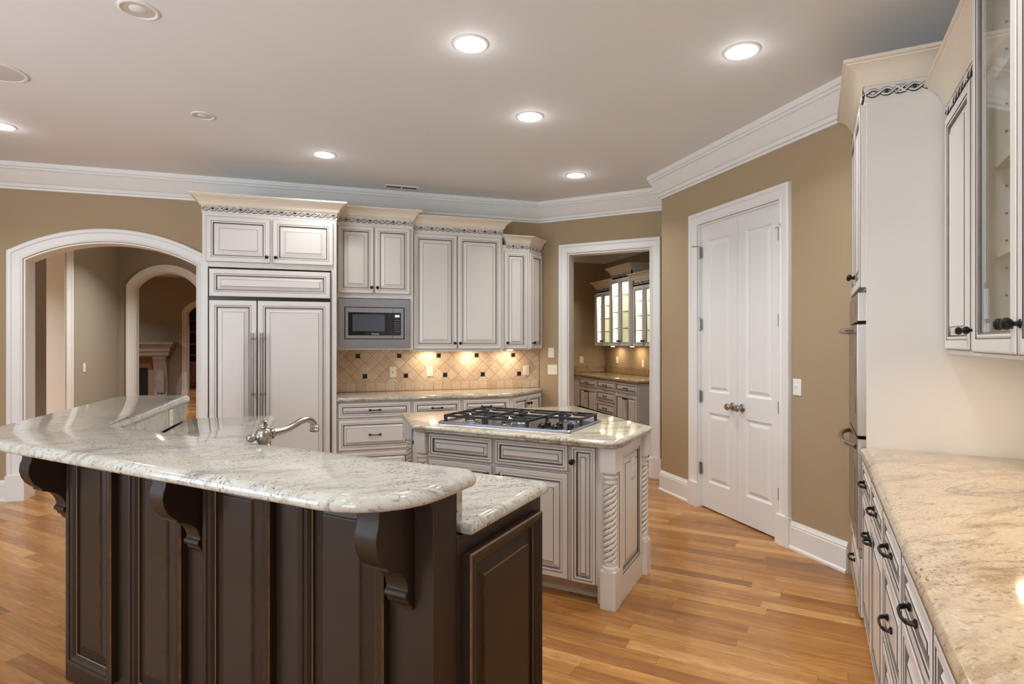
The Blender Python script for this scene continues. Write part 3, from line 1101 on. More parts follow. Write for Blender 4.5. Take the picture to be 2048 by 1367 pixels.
base_cab('cream base cabinet of three drawers beside the refrigerator', .053, .757, ((.118, .385), (.405, .695), (.716, .856)))
base_cab('cream base cabinet with one drawer below the middle of the tiles', .759, 1.258, ((.118, .385), (.405, .695), (.716, .856)))
base_cab('cream base cabinet with one drawer left of the angled corner', 1.260, 1.770, ((.118, .385), (.405, .695), (.716, .856)))
t = thing('corner_base_cabinet', 'angled cream base cabinet with two small doors in the corner', 'cabinet', (1.95, BY, 0))
x0 = 1.95
b = B(); b.prism([(X(1.772), .012), (X(1.790), .012), (X(2.30), .522), (X(2.30), YB - BY), (X(1.772), YB - BY)], .10, .87); b.out('carcass', CREAM, t, smooth=False)
b = B(); b.prism([(X(1.80), .10), (X(2.25), .55), (X(2.25), .60), (X(1.80), .60)], 0, .10); b.out('toe_kick', CREAM, t, smooth=False)
for a, c, k in ((.020, .350, .325), (.358, .700, .384)):
    d = front('door', t, a, c, .118, .856, 0, fr=.050, bev=.022)
    d.location = (X(1.790), .012, 0); d.rotation_euler = (0, 0, radians(45))
    knob(d, k, .775, -.022)
ctr = [(.050, 5.680), (1.775, 5.680), (2.325, 6.230), (2.33, 6.349), (.050, 6.349)]
tag(slab('granite_countertop', round_poly(ctr, [.0, .12, .03, 0, 0]), .911, GISL), 'granite countertop below the tiled backsplash', 'countertop')
# --- backsplash
t = thing('tile_backsplash', 'beige diagonal stone tile backsplash with small black squares', 'backsplash', (1.19, 6.359, .911))
b = B(); b.box(.052, 2.322, 6.348, 6.359, .912, 1.357)
tl = b.out('tile_field', TILE, t, smooth=False); tl.location = (-1.19, -6.359, -.911)
for xx, zz in ((.274, 1.290), (.707, 1.290), (1.140, 1.290), (1.573, 1.290), (2.006, 1.290), (.346, 1.0735), (.779, 1.0735), (1.212, 1.0735), (1.645, 1.0735), (2.078, 1.0735)):
    b = B(); b.box(xx - .0235 - 1.19, xx + .0235 - 1.19, -.0135, -.010, zz - .0235 - .911, zz + .0235 - .911)
    b.out('accent_tile', BLACKT, t, smooth=False)
outlet('ivory cable plate on the left of the tile backsplash', (.639, 6.3475), 0, 1.113, 'cable')
outlet('ivory double outlet in the middle of the tile backsplash', (1.041, 6.3475), 0, 1.118, 'duplex')
outlet('ivory dimmer switch on the right of the tile backsplash', (2.165, 6.3475), 0, 1.112, 'dimmer')

# ================================================================== the dark bar
S0, T0 = -1.875, 1.65          # base point of the bar in (s, t); s runs along (1,-1), t along (1,1)
BAR = ((S0 + T0) / R2, (T0 - S0) / R2)


def bl(Xw, Yw):
    return ((Xw - Yw) / R2 - S0, (Xw + Yw) / R2 - T0)


t = thing('bar_cabinet', 'espresso-painted raised bar cabinet in the foreground with corbels', 'kitchen island', (BAR[0], BAR[1], 0), RZ_E1)
DM = [DARK, RUB, DARK]
tf = 1.300 - T0
b = B()
low = [(-.92 - S0, 1.414 - T0), (-.92 - S0, 1.995 - T0), bl(-.41, 3.231), bl(-.41, 4.46), bl(-.98, 4.46), bl(-.98, 2.98)]
b.prism(low, .0, .871)
b.out('carcass', DARK, t, smooth=False)
b = B()
wallp = [(-2.83 - S0, tf), (-.92 - S0, tf), (-.92 - S0, 1.414 - T0), bl(-.98, 2.98), bl(-.98, 4.50), bl(-1.08, 4.50)]
b.prism(wallp, .0, 1.026)
b.out('bar_wall', DARK, t, smooth=False, bevel=.003)


def bolection(name, x0, x1, z0, z1, y, parent, mats=DM):
    b = B()
    L = []

    def r(i, d, m):
        L.append((x0 + i, x1 - i, z0 + i, z1 - i, y - d, m))
    r(0, 0, 0); r(0, .026, 0); r(.003, .033, 1); r(.012, .036, 0); r(.022, .033, 0); r(.024, .028, 0); r(.034, .024, 0); r(.042, .014, 0); r(.045, .012, 1)
    r(.047, .004, 0); r(.054, .004, 0); r(.094, .014, 0); r(.095, .021, 1); r(.098, .022, 0)
    b.rings(L, None)
    return b.out(name, mats, parent, smooth=False, fix=False)


for a, c in ((-2.757, -2.434), (-2.317, -1.994), (-1.868, -1.537), (-1.408, -1.073)):
    bolection('raised_panel', a - S0, c - S0, .100, 1.015, tf, t)
# right-hand end panel under the lower counter
o = bolection('end_panel', 0, .50, .05, .815, 0, t)
o.location = (-.92 - S0, 1.445 - T0, 0); o.rotation_euler = (0, 0, radians(90))


def corbel(x0, x1):
    prof = [(0, 1.02), (-.148, 1.02), (-.148, .985), (-.150, .965), (-.158, .945), (-.160, .920), (-.154, .895), (-.142, .872), (-.125, .855), (-.112, .845), (-.112, .836),
            (-.088, .829), (-.066, .818), (-.048, .802), (-.036, .782), (-.030, .762), (-.031, .756), (-.038, .750), (-.041, .742), (-.037, .734), (-.030, .730), (-.026, .718), (-.012, .706), (-.010, .695), (0, .695)]
    b = B()
    b.prism([(tf + p[0], p[1]) for p in prof], x0, x1, 'x')
    return b.out('corbel', DARK, t, angle=30, bevel=.002)


for c in (-2.802, -1.92, -1.023):
    corbel(c - .038 - S0, c + .038 - S0)
# side wall corbel of the long leg, facing the hall
b = B()
b.sweep([(-2.83 - S0, tf), (-.92 - S0, tf)], [(0, .985), (.012, .985), (.018, 1.0), (.024, 1.026), (0, 1.026)], lambda a, c, h: (a, c, h))
b.out('top_moulding', DARK, t, smooth=False)

# granite: riser, lower counter, raised bar top
b = B()
b.prism([((-.918 + 1.414) / R2, (1.414 + .918) / R2), ((-.918 + 1.440) / R2, (1.440 + .918) / R2), (-.952, 2.988), (-.952, 4.49), (-.979, 4.49), (-.979, 2.979)], .912, 1.026)
tag(b.out('granite_riser', GBAR, smooth=False), 'narrow granite riser between the lower counter and the raised bar top', 'granite splash')
pl = [((-.885 + 1.442) / R2, (1.442 + .885) / R2), ((-.885 + 2.022) / R2, (2.022 + .885) / R2), (-.375, 3.236), (-.375, 4.495), (-.950, 4.495), (-.950, 2.991)]
tag(slab('lower_granite_counter', round_poly(pl, [0, .04, .04, .04, 0, 0]), .912, GBAR), 'lower granite counter with the sink tap behind the raised bar', 'countertop')
pu = [(-1.42, 2.87), ((-.856 + 1.025) / R2, (1.025 + .856) / R2), ((-.856 + 1.462) / R2, (1.462 + .856) / R2), (-.940, 3.008), (-.940, 4.545), (-1.31, 4.66), (-1.415, 4.52)]
tag(slab('raised_bar_top', round_poly(pu, [.10, .22, .06, 0, .04, .12, .08]), 1.068, GBAR), 'pale veined granite bar top on the dark bar', 'countertop')
outlet('ivory outlet plate in the granite riser of the bar', (-.951, 4.05), radians(90), .968, 'duplex', wdt=.070, hgt=.105)

# --- faucet
t = thing('bridge_faucet', 'brushed nickel sink tap with curved spout on the lower counter', 'faucet', (-.236, 2.306, .912), RZ_E2)
b = B()
b.lathe([(.030, 0), (.030, .006), (.024, .012), (.021, .030), (.021, .135), (.024, .142), (.024, .148), (.020, .152), (.021, .158), (.028, .170), (.031, .184), (.028, .198), (.019, .208), (.010, .212), (.009, .217), (.014, .220), (.014, .224), (.008, .227), (.010, .231), (.013, .235), (.008, .240), (0, .242)], (0, 0, 0), (0, 0, 1), 26)
b.out('body', NICKEL, t)
b = B()
pts = [(.022, 0, .184), (.05, 0, .187), (.085, 0, .189), (.115, 0, .194), (.145, 0, .204), (.172, 0, .214), (.196, 0, .219), (.216, 0, .216), (.232, 0, .206), (.241, 0, .193), (.243, 0, .184)]
b.tube(pts, [.017, .0155, .014, .0135, .013, .013, .013, .013, .013, .0135, .014], 14)
b.lathe([(.014, .024), (.019, .016), (.016, .009), (.019, .004), (.018, -.003), (.013, -.006), (0, -.006)], (.243, 0, .168), (0, 0, 1), 16)
b.lathe([(.017, 0), (.021, .004), (.020, .010), (.017, .014)], (.026, 0, .1845), (1, 0, .1), 16)
b.out('spout', NICKEL, t)
b = B()
b.lathe([(.012, 0), (.014, .004), (.010, .009), (.012, .014), (.016, .024), (.014, .034), (.008, .041), (0, .043)], (-.024, .002, .181), (-1, .25, -.08), 14)
b.out('lever', NICKEL, t)
b = B()
b.lathe([(.022, 0), (.022, .005), (.016, .010), (.014, .030), (.018, .040), (.016, .090), (.010, .110), (0, .112)], (.02, -.13, 0), (0, 0, 1), 18)
b.out('side_spray', NICKEL, t)

# ================================================================== the cream cooktop island
IS, IT = -1.57, 3.35
ISL = ((IS + IT) / R2, (IT - IS) / R2)


def il(Xw, Yw):
    return ((Xw - Yw) / R2 - IS, (Xw + Yw) / R2 - IT)


t = thing('cooktop_island', 'cream island cabinet with rope-twist corner posts under the cooktop', 'kitchen island', (ISL[0], ISL[1], 0), RZ_E1)
yf = 3.030 - IT
A = (-2.19 - IS, yf); Bp = (-.955 - IS, yf); C_ = (-.955 - IS, 3.60 - IT); D_ = il(1.895, 4.31); E_ = il(.575, 4.31); F_ = il(.575, 3.735)
b = B(); b.prism([A, Bp, C_, D_, E_, F_], .10, .872); b.out('carcass', CREAM, t, smooth=False)
b = B(); b.prism([(-2.13 - IS, yf + .075), (-1.08 - IS, yf + .075), (-1.05 - IS, yf), (-.955 - IS, yf + .02), C_, il(1.82, 4.24), il(.65, 4.24), il(.65, 3.75)], 0, .10); b.out('toe_kick', CREAM, t, smooth=False)
# front: two false drawers, two doors, a narrow pull-out
front('drawer_front', t, -2.172 - IS, -1.707 - IS, .712, .862, yf, fr=.036, bev=.012)
front('drawer_front', t, -1.688 - IS, -1.219 - IS, .712, .862, yf, fr=.036, bev=.012)
d = front('door', t, -2.172 - IS, -1.707 - IS, .106, .700, yf, fr=.052, bev=.026)
knob(d, -1.735 - IS, .645, yf - .022)
d = front('door', t, -1.688 - IS, -1.219 - IS, .106, .700, yf, fr=.052, bev=.026)
knob(d, -1.660 - IS, .645, yf - .022)
d = front('pull_out_door', t, -1.200 - IS, -1.056 - IS, .103, .860, yf, fr=.036, bev=.012)
knob(d, -1.186 - IS, .775, yf - .022)
# end panel
o = front('end_panel', t, 0, .46, .10, .862, 0, t=.020, fr=.070, bev=.030)
o.location = (-.955 - IS, 3.065 - IT, 0); o.rotation_euler = (0, 0, radians(90))
b = B(); b.box(-.957 - IS, -.935 - IS, 3.06 - IT, 3.55 - IT, 0, .115); b.out('skirting', CREAM, t, smooth=False, bevel=.003)
# left clipped side with a slim door
p = il(.575, 4.20)
o = front('slim_door', t, 0, .385, .106, .860, 0, fr=.046, bev=.018)
o.location = (p[0], p[1], 0); o.rotation_euler = (0, 0, radians(-45))
knob(o, .355, .775, -.022)


def post(s, tt):
    """square block, rope-twist column, square foot"""
    g = bpy.data.objects.new('post', None)
    b = B()
    x, y, h = s - IS, tt - IT, .043
    sq = [(x - h, y - h), (x + h, y - h), (x + h, y + h), (x - h, y + h)]
    b.prism(sq, 0, .205)
    b.prism(sq, .735, .872)
    b.lathe([(.0, .726), (.026, .717), (.040, .728), (.045, .737), (.0, .740)], (x, y, 0), (0, 0, 1), 20)
    b.lathe([(0, .200), (.042, .206), (.044, .216), (.040, .226), (.036, .228), (.038, .238), (.036, .246), (.030, .250), (0, .25)], (x, y, 0), (0, 0, 1), 24)
    b.lathe([(0, .668), (.030, .668), (.036, .672), (.038, .681), (.034, .688), (.034, .694), (.041, .702), (.042, .711), (.036, .718), (0, .72)], (x, y, 0), (0, 0, 1), 24)
    # twisted column
    seg, lev = 32, 130
    z0, z1 = .248, .670
    rings = []
    for i in range(lev + 1):
        z = z0 + (z1 - z0) * i / lev
        row = []
        for k in range(seg):
            a = 2 * pi * k / seg
            ph = 4 * a - (z - z0) * 2 * pi / .031
            r = .0295 + .0085 * abs(sin(ph / 2)) ** .7
            row.append(b.v((x + r * cos(a), y + r * sin(a), z)))
        rings.append(row)
    for i in range(lev):
        for k in range(seg):
            ph = 4 * 2 * pi * (k + .5) / seg - (z1 - z0) * (i + .5) / lev * 2 * pi / .031
            b.f([rings[i][k], rings[i][(k + 1) % seg], rings[i + 1][(k + 1) % seg], rings[i + 1][k]], 1 if abs(sin(ph / 2)) < .20 else 0)
    bpy.data.objects.remove(g)
    return b.out('twisted_post', [CREAM, GLAZE], t, angle=40)


post(-.9775, 3.025)
post(-.952, 3.585)
post(-2.228, 3.030)
p = ((.560 - 4.25) / R2, (.560 + 4.25) / R2)
post(*p)
pi_ = [(.490, 3.690), ((-.912 + 2.945) / R2, (2.945 + .912) / R2), ((-.885 + 3.59) / R2, (3.59 + .885) / R2), (1.925, 3.30), (1.945, 4.375), (.490, 4.375)]
pi_ = [(.490, 3.680), (1.432, 2.716), (1.925, 3.182), (1.950, 4.385), (1.93, 4.392), (.490, 4.335)]
tag(slab('granite_island_top', round_poly(pi_, [.035, .04, .04, .03, 0, .035]), .914, GISL, OGEE), 'veined granite top of the cream cooktop island', 'countertop')
outlet('cream outlet plate on the end panel of the cooktop island', W2((0, 0), RZ_E2, 3.318, .9367), RZ_E2, .708, 'duplex', mat=CREAM)

# --- gas cooktop
t = thing('gas_cooktop', 'stainless five-burner gas cooktop with black iron grates', 'cooktop', (ISL[0], ISL[1], .914), RZ_E1)
cs = lambda s: s - IS
ct = lambda q: q - IT
x0, x1, y0, y1 = cs(-2.150), cs(-1.238), ct(3.085), ct(3.640)
b = B()
b.prism(round_poly([(x0, y0), (x1, y0), (x1, y1), (x0, y1)], .012, 3), -.001, .006)
b.sweep(round_poly([(x0, y0), (x1, y0), (x1, y1), (x0, y1)], .012, 3), [(0, .0), (0, .012), (-.004, .016), (-.012, .016), (-.018, .006)], lambda a, c, h: (a, c, h), closed=True)
b.out('tray', STEEL, t, smooth=False)
burn = [(-1.985, 3.215, .036), (-1.985, 3.480, .030), (-1.690, 3.345, .046), (-1.385, 3.500, .036), (-1.700, 3.175, .028)]
for s, q, r in burn[:5]:
    b = B()
    b.lathe([(r * 1.45, .006), (r * 1.4, .009), (r * 1.05, .012), (r * 1.0, .020), (r * .95, .022), (0, .022)], (cs(s), ct(q), 0), (0, 0, 1), 26, 1)
    b.lathe([(r * .98, .022), (r, .026), (r * .9, .030), (0, .031)], (cs(s), ct(q), 0), (0, 0, 1), 26, 0)
    b.out('burner', [BLACK, STEEL], t)


def grate(a, c, y0, y1, centers):
    b = B()
    zt = .052
    h, wd = .007, .0055

    def bar(p, q, w_=wd, z=zt, hh=h, mi=0):
        p, q = Vector(p), Vector(q)
        d = (q - p).normalized()
        n = Vector((-d.y, d.x)) * w_
        vs = [b.v((p.x + sx * n.x, p.y + sx * n.y, z + sz * hh)) for sz in (-1, 1) for sx in (-1, 1)] + [b.v((q.x + sx * n.x, q.y + sx * n.y, z + sz * hh)) for sz in (-1, 1) for sx in (-1, 1)]
        for f_ in ((0, 1, 3, 2), (4, 6, 7, 5), (0, 4, 5, 1), (2, 3, 7, 6), (0, 2, 6, 4), (1, 5, 7, 3)):
            b.f([vs[i] for i in f_], mi)
    bar((a, y0), (c, y0)); bar((a, y1), (c, y1)); bar((a, y0), (a, y1)); bar((c, y0), (c, y1))
    if len(centers) > 1:
        bar((a, (y0 + y1) / 2), (c, (y0 + y1) / 2))
    for (cx_, cy_) in centers:
        half = min(c - cx_, cx_ - a)
        ys = [y0, y1] if len(centers) == 1 else ([y0, (y0 + y1) / 2] if cy_ < (y0 + y1) / 2 else [(y0 + y1) / 2, y1])
        for (ex, ey) in ((a, cy_), (c, cy_), (cx_, ys[0]), (cx_, ys[1])):
            v = Vector((cx_ - ex, cy_ - ey))
            L = v.length
            bar((ex, ey), (ex + v.x / L * (L - .018), ey + v.y / L * (L - .018)), .0045, zt + .003, .006)
            bar((ex + v.x / L * (L - .040), ey + v.y / L * (L - .040)), (ex + v.x / L * (L - .017), ey + v.y / L * (L - .017)), .0048, zt + .0105, .0022, 1)
    for fx in (a + .006, c - .006):
        for fy in (y0 + .004, y1 - .004):
            b.prism([(fx - .012, zt), (fx + .012, zt), (fx + .008, .007), (fx - .006, .007)], fy - .006, fy + .006, 'y')
    return b.out('grate', [IRON, RIM], t, smooth=False, bevel=.0015)


grate(cs(-2.110), cs(-1.815), ct(3.100), ct(3.615), [(cs(-1.985), ct(3.215)), (cs(-1.985), ct(3.480))])
grate(cs(-1.808), cs(-1.512), ct(3.100), ct(3.615), [(cs(-1.690), ct(3.200)), (cs(-1.690), ct(3.480))])
grate(cs(-1.505), cs(-1.262), ct(3.345), ct(3.615), [(cs(-1.385), ct(3.490))])
for s, q in ((-1.437, 3.128), (-1.345, 3.118), (-1.442, 3.235), (-1.362, 3.235), (-1.283, 3.212)):
    b = B()
    b.lathe([(.026, .006), (.026, .009), (.021, .011), (.019, .018), (.0205, .028), (.020, .034), (.012, .037), (0, .037)], (cs(s), ct(q), 0), (0, 0, 1), 20)
    b.box(cs(s) - .0035, cs(s) + .0035, ct(q) - .019, ct(q) + .019, .030, .0405)
    b.out('control_knob', BLACK, t)

# ================================================================== the right-hand run
RO = ((4.78 + .335) / 2, (4.78 - .335) / 2)      # q = 0 at the oven cabinet's side, d = 0 at the cabinet faces
Wd = .628
t = thing('oven_cabinet', 'tall cream cabinet around the double wall oven', 'cabinet', (RO[0], RO[1], 0), RZ_RUN)
QA = -.745
b = B()
for (a, c, z0, z1) in ((QA, QA + .02, 0, 2.70), (-.02, 0, 0, 2.70), (QA + .02, -.02, 1.70, 2.70), (QA + .02, -.02, .02, .375)):
    b.box(a, c, 0, Wd, z0, z1)
b.out('carcass', CREAM, t, smooth=False, bevel=.0015)
for a, c, k in ((QA + .004, QA + .368, QA + .34), (QA + .374, -.003, QA + .402)):
    d = front('door', t, a, c, 1.715, 2.630, 0, t=.030, fr=.056, bev=.028)
    knob(d, k, 1.80, -.030)
d = front('drawer', t, QA + .010, -.006, .055, .345, 0, t=.030, fr=.05, bev=.02)
pull(d, QA / 2, .235, -.030)
b = B(); b.box(QA - .004, .006, -.008, Wd, 2.640, 2.735); b.out('frieze_board', CREAM, t, smooth=False, bevel=.003)
frieze(t, QA, .006, 2.676, -.010)
f2 = frieze(t, .0, Wd - .002, 2.676, 0); f2.location = (.007, 0, 0); f2.rotation_euler = (0, 0, radians(90))
crown(t, [(QA - .004, -.010), (.006, -.010), (.006, Wd)], 2.715, .095, .115)
t = thing('double_wall_oven', 'stainless double wall oven with curved bar handles in the tall cabinet', 'oven', (RO[0], RO[1], 0), RZ_RUN)
OX0, OX1 = QA + .024, -.024
carcass(t, OX0, OX1, .01, .58, .385, 1.69, mat=BLACK, name='body')
b = B(); b.box(OX0 - .012, OX1 + .016, -.036, .008, 1.545, 1.690); b.out('control_panel', STEELV, t, smooth=False, bevel=.003)
b = B(); b.box(OX0 + .20, OX1 - .20, -.0375, -.035, 1.575, 1.655); b.out('display', BGLASS, t, smooth=False)
for z0, z1, hz in ((.965, 1.530, 1.500), (.395, .950, .905)):
    d = carcass(t, OX0 - .010, OX1 + .014, -.040, .008, z0, z1, mat=STEELV, name='oven_door', bevel=.003)
    b = B(); b.box(OX0 + .12, OX1 - .12, -.0415, -.039, z0 + .10, z1 - .17); b.out('window', BGLASS, d, smooth=False)
    b = B()
    pts = [(OX0 + .03 + (OX1 - OX0 - .06) * k / 14.0, -.040 - .056 * (1 - abs(k / 7.0 - 1) ** 3), hz - .0 + .0) for k in range(15)]
    b.tube(pts, .013, 12)
    b.out('handle', NICKEL, d)
b = B(); b.box(OX0, OX1, -.030, .0, .350, .390); b.out('lower_vent', STEELV, t, smooth=False)


def run_cab(label, qa, qb, drawers, doors):
    m = (qa + qb) / 2
    p = W2(RO, RZ_RUN, m, 0)
    t = thing('base_cabinet', label, 'cabinet', (p[0], p[1], 0), RZ_RUN)
    carcass(t, qa - m, qb - m, 0, Wd, .10, .870)
    carcass(t, qa - m, qb - m, .065, .085, 0, .10, name='toe_kick')
    for a, c, z0, z1 in drawers:
        big = z1 - z0 > .2
        d = front('drawer', t, a - m, c - m, z0, z1, 0, fr=.050 if big else .040, bev=.018 if big else .012)
        pull(d, (a + c) / 2 - m, (z0 + z1) / 2, -.022)
    for a, c, k in doors:
        d = front('door', t, a - m, c - m, .112, .690, 0, fr=.056, bev=.026)
        pull(d, k - m, .610, -.022, .07)
    return t


run_cab('cream base cabinet with drawers over doors against the oven cabinet', .004, .995, [(.055, .520, .712, .858), (.538, .983, .712, .858)], [(.055, .520, .484), (.538, .983, .574)])
run_cab('cream base cabinet of three drawers, second from the oven cabinet', .997, 1.470, [(1.008, 1.458, .712, .858), (1.008, 1.458, .420, .695), (1.008, 1.458, .112, .403)], [])
run_cab('cream base cabinet nearest the viewer under the right counter', 1.472, 2.420, [(1.485, 1.935, .712, .858), (1.955, 2.408, .712, .858)], [(1.485, 1.935, 1.90), (1.955, 2.408, 1.99)])
run_cab('cream base cabinet behind the viewer under the right counter', 2.422, 3.300, [(2.435, 2.860, .712, .858), (2.880, 3.288, .712, .858)], [(2.435, 2.860, 2.83), (2.880, 3.288, 2.91)])
pr = [W2(RO, RZ_RUN, q, d) for q, d in ((.002, Wd - .002), (.002, -.028), (3.34, -.028), (3.34, Wd - .002))]
tag(slab('right_granite_counter', pr, .914, GCTR), 'warm veined granite counter along the right side', 'countertop')

# --- right wall cabinets
t = thing('upper_cabinet', 'cream solid-door wall cabinet on the right beside the oven cabinet', 'cabinet', (*W2(RO, RZ_RUN, .53, .335), 0), RZ_RUN)
m, yf = .53, .335
carcass(t, .016 - m, 1.058 - m, 0, Wd - yf, 1.402, 2.56)
for a, c, k in ((.022, .515, .470), (.560, 1.052, .60)):
    d = front('door', t, a - m, c - m, 1.406, 2.487, 0, fr=.062, bev=.030)
    knob(d, k - m, 1.485, -.022)
b = B(); b.box(.014 - m, 1.058 - m, -.008, Wd - yf, 2.495, 2.575); b.out('frieze_board', CREAM, t, smooth=False, bevel=.003)
frieze(t, .016 - m, 1.058 - m, 2.522, -.009)
crown(t, [(.010 - m, -.009), (1.058 - m, -.009)], 2.553, .090, .125)
b = B(); b.box(.016 - m, 1.058 - m, -.004, .02, 1.385, 1.402); b.out('light_rail', CREAM, t, smooth=False)

GQ, yg = 1.06, .236
t = thing('glass_front_cabinet', 'cream wall cabinet with glass doors nearest the viewer on the right', 'cabinet', (*W2(RO, RZ_RUN, 1.525, yg), 0), RZ_RUN)
m = 1.525
dd = Wd - yg
b = B()
b.box(1.062 - m, 1.080 - m, 0, dd, 1.402, 2.74); b.box(1.970 - m, 1.988 - m, 0, dd, 1.402, 2.74)
b.box(1.080 - m, 1.970 - m, 0, dd, 1.402, 1.420); b.box(1.080 - m, 1.970 - m, 0, dd, 2.70, 2.74)
b.out('carcass', CREAM, t, smooth=False)
b = B(); b.box(1.080 - m, 1.970 - m, dd - .012, dd, 1.420, 2.70); b.out('back', INNER, t, smooth=False)
for z in (1.70, 1.98, 2.26, 2.52):
    b = B(); b.box(1.081 - m, 1.969 - m, .03, dd - .013, z, z + .018); b.out('shelf', INNER, t, smooth=False)
b = B(); b.box(1.500 - m, 1.530 - m, .002, .020, 1.42, 2.70); b.out('centre_stile', CREAM, t, smooth=False)
b = B(); b.prism(round_poly([(1.100 - m, .10), (1.120 - m, .10), (1.120 - m, .125), (1.100 - m, .125)], .008, 3), 1.56, 2.36); b.out('light_strip', PLATEW, t)  # plain white upright strip
for qq in (1.081, 1.967):
    for yy in (.06, dd - .06):
        for k in range(14):
            b = B(); zz = 1.50 + k * .085
            b.box(qq - m, qq + .002 - m, yy - .003, yy + .003, zz - .003, zz + .003)
            b.out('shelf_pin_hole', SLOT, t, smooth=False)


def glass_door(t, x0, x1, z0, z1, y, kx, kz, fr=.062, kn=True, tt=.022, mid=GLASS):
    b = B()
    L = []

    def r(i, d, m_):
        L.append((x0 + i, x1 - i, z0 + i, z1 - i, y - d, m_))
    r(0, 0, 0); r(0, tt - .005, 0); r(.003, tt - .002, 1); r(.008, tt, 0); a = fr - .020
    r(a, tt, 0); r(a + .003, tt - .003, 2); r(a + .009, tt - .001, 0); r(a + .014, tt - .002, 0); r(a + .019, tt - .008, 1); r(a + .022, tt - .012, 2); r(a + .022, 0, 0)
    b.rings(L, None, fill=False)
    R_ = [(x0, x1, z0, z1, y, 0), (x0 + a + .022, x1 - a - .022, z0 + a + .022, z1 - a - .022, y, 0)]
    b.rings(R_, None, fill=False)
    d = b.out('glass_door', [CREAM, GLAZE, LINE], t, smooth=False, fix=False)
    b = B(); b.box(x0 + a + .018, x1 - a - .018, y - .012, y - .008, z0 + a + .018, z1 - a - .018)
    b.out('pane', mid, d, smooth=False)
    if kn:
        knob(d, kx, kz, y - tt)
    return d


glass_door(t, 1.064 - m, 1.514 - m, 1.406, 2.69, 0, 1.484 - m, 1.485)
glass_door(t, 1.520 - m, 1.986 - m, 1.406, 2.69, 0, 1.551 - m, 1.485)
b = B(); b.box(1.060 - m, 1.990 - m, -.008, dd, 2.70, 2.80); b.out('frieze_board', CREAM, t, smooth=False)
crown(t, [(1.060 - m, dd), (1.060 - m, -.009), (1.990 - m, -.009), (1.990 - m, dd)], 2.78, .090, .125)
t = thing('upper_cabinet', 'cream wall cabinet behind the viewer past the glass doors', 'cabinet', (*W2(RO, RZ_RUN, 2.50, .335), 0), RZ_RUN)
carcass(t, -.508, .50, 0, Wd - .335, 1.402, 2.56)
front('door', t, -.50, -.004, 1.406, 2.487, 0); front('door', t, .004, .496, 1.406, 2.487, 0)


def puck(label, X_, Y_, z, rz=0, r=.032, group=None, power=UNDER_W, parent=None):
    t = parent or thing('under_cabinet_light', label, 'light', (X_, Y_, z), rz, group)
    b = B(); b.lathe([(r, 0), (r, -.010), (r * .8, -.012), (0, -.012)], (0, 0, 0), (0, 0, 1), 20); b.out('lens', PUCK, t)
    lamp('lamp', 'AREA', (0, 0, -.014), power, UNDER_C, t, shape='DISK', size=r * 2)
    return t


for x in (1.02, 1.48, 1.93):
    puck('small round lamp under the wall cabinets over the tiled backsplash', x, 6.23, 1.357, group='lamps over the backsplash', power=1.9)
for q, d in ((.50, .47), (1.30, .42), (1.95, .42)):
    p = W2(RO, RZ_RUN, q, d)
    puck('small round lamp under the right wall cabinets', p[0], p[1], 1.402, group='lamps under the right wall cabinets', power=2.2)

# ================================================================== the butler's pantry
bp = lambda y: 9.30 - y
b = B(); b.prism([(4.655, 3.9), (4.755, 3.9), (4.755, 9.40), (2.2, 9.40), (2.2, 9.30), (4.655, 9.30)], 0, CH)
struct(b.out('wall_butler', WALL, smooth=False), 'tan corner walls of the butler pantry', 'wall')
b = B(); b.prism([(2.2, 6.62), (2.3, 6.62), (2.3, 9.30), (2.2, 9.30)], 0, CH)
struct(b.out('wall_butler_left', WALL, smooth=False), 'tan left wall of the butler pantry', 'wall')
b = B(); b.sweep([(2.3, 6.6), (2.3, 9.30), (4.655, 9.30), (4.655, 3.9)], RC, lambda a, c, h: (a, c, h)); struct(b.out('trim_5', TRIM, angle=20), 'white crown moulding in the butler pantry', 'crown moulding')
BX, BW = 4.0, .64


def pantry_base(label, ya, yb, drawers, doors):
    t = thing('pantry_base_cabinet', label, 'cabinet', (BX, (ya + yb) / 2, 0), RZ_X)
    h = (ya - yb) / 2
    carcass(t, -h, h, 0, BW, .10, .868); carcass(t, -h, h, .06, .08, 0, .10, name='toe_kick')
    for z0, z1 in drawers:
        d = front('drawer', t, -h + .012, h - .012, z0, z1, 0, fr=.034, bev=.012); pull(d, 0, (z0 + z1) / 2, -.022)
    if doors:
        for a, c, k in ((-h + .012, -.003, -.030), (.003, h - .012, .030)):
            d = front('door', t, a, c, .11, .690, 0, fr=.046, bev=.024); knob(d, k, .640, -.022)
    return t


pantry_base('far left pantry base cabinet with a drawer over two doors', 8.93, 8.262, [(.712, .856)], True)
pantry_base('middle pantry base cabinet of four drawers', 8.260, 7.632, [(.712, .856), (.530, .695), (.345, .513), (.118, .328)], False)
pantry_base('right pantry base cabinet with a drawer over two doors', 7.630, 6.970, [(.712, .856)], True)
b = B(); b.box(BX, 4.654, 8.931, 9.299, .0, .868); tag(b.out('cabinet_filler', CREAM, smooth=False), 'plain cream filler left of the pantry base cabinets', 'cabinet')
tag(slab('pantry_granite_counter', [(3.965, 6.935), (4.653, 6.935), (4.653, 9.298), (3.965, 9.298)], .912, GPAN), 'granite counter in the butler pantry', 'countertop')
b = B(); b.box(4.632, 4.653, 6.94, 9.276, .914, 1.02); b.box(3.97, 4.653, 9.277, 9.298, .914, 1.02); tag(b.out('granite_splash', GPAN, smooth=False), 'low granite splash along the pantry walls', 'granite splash')


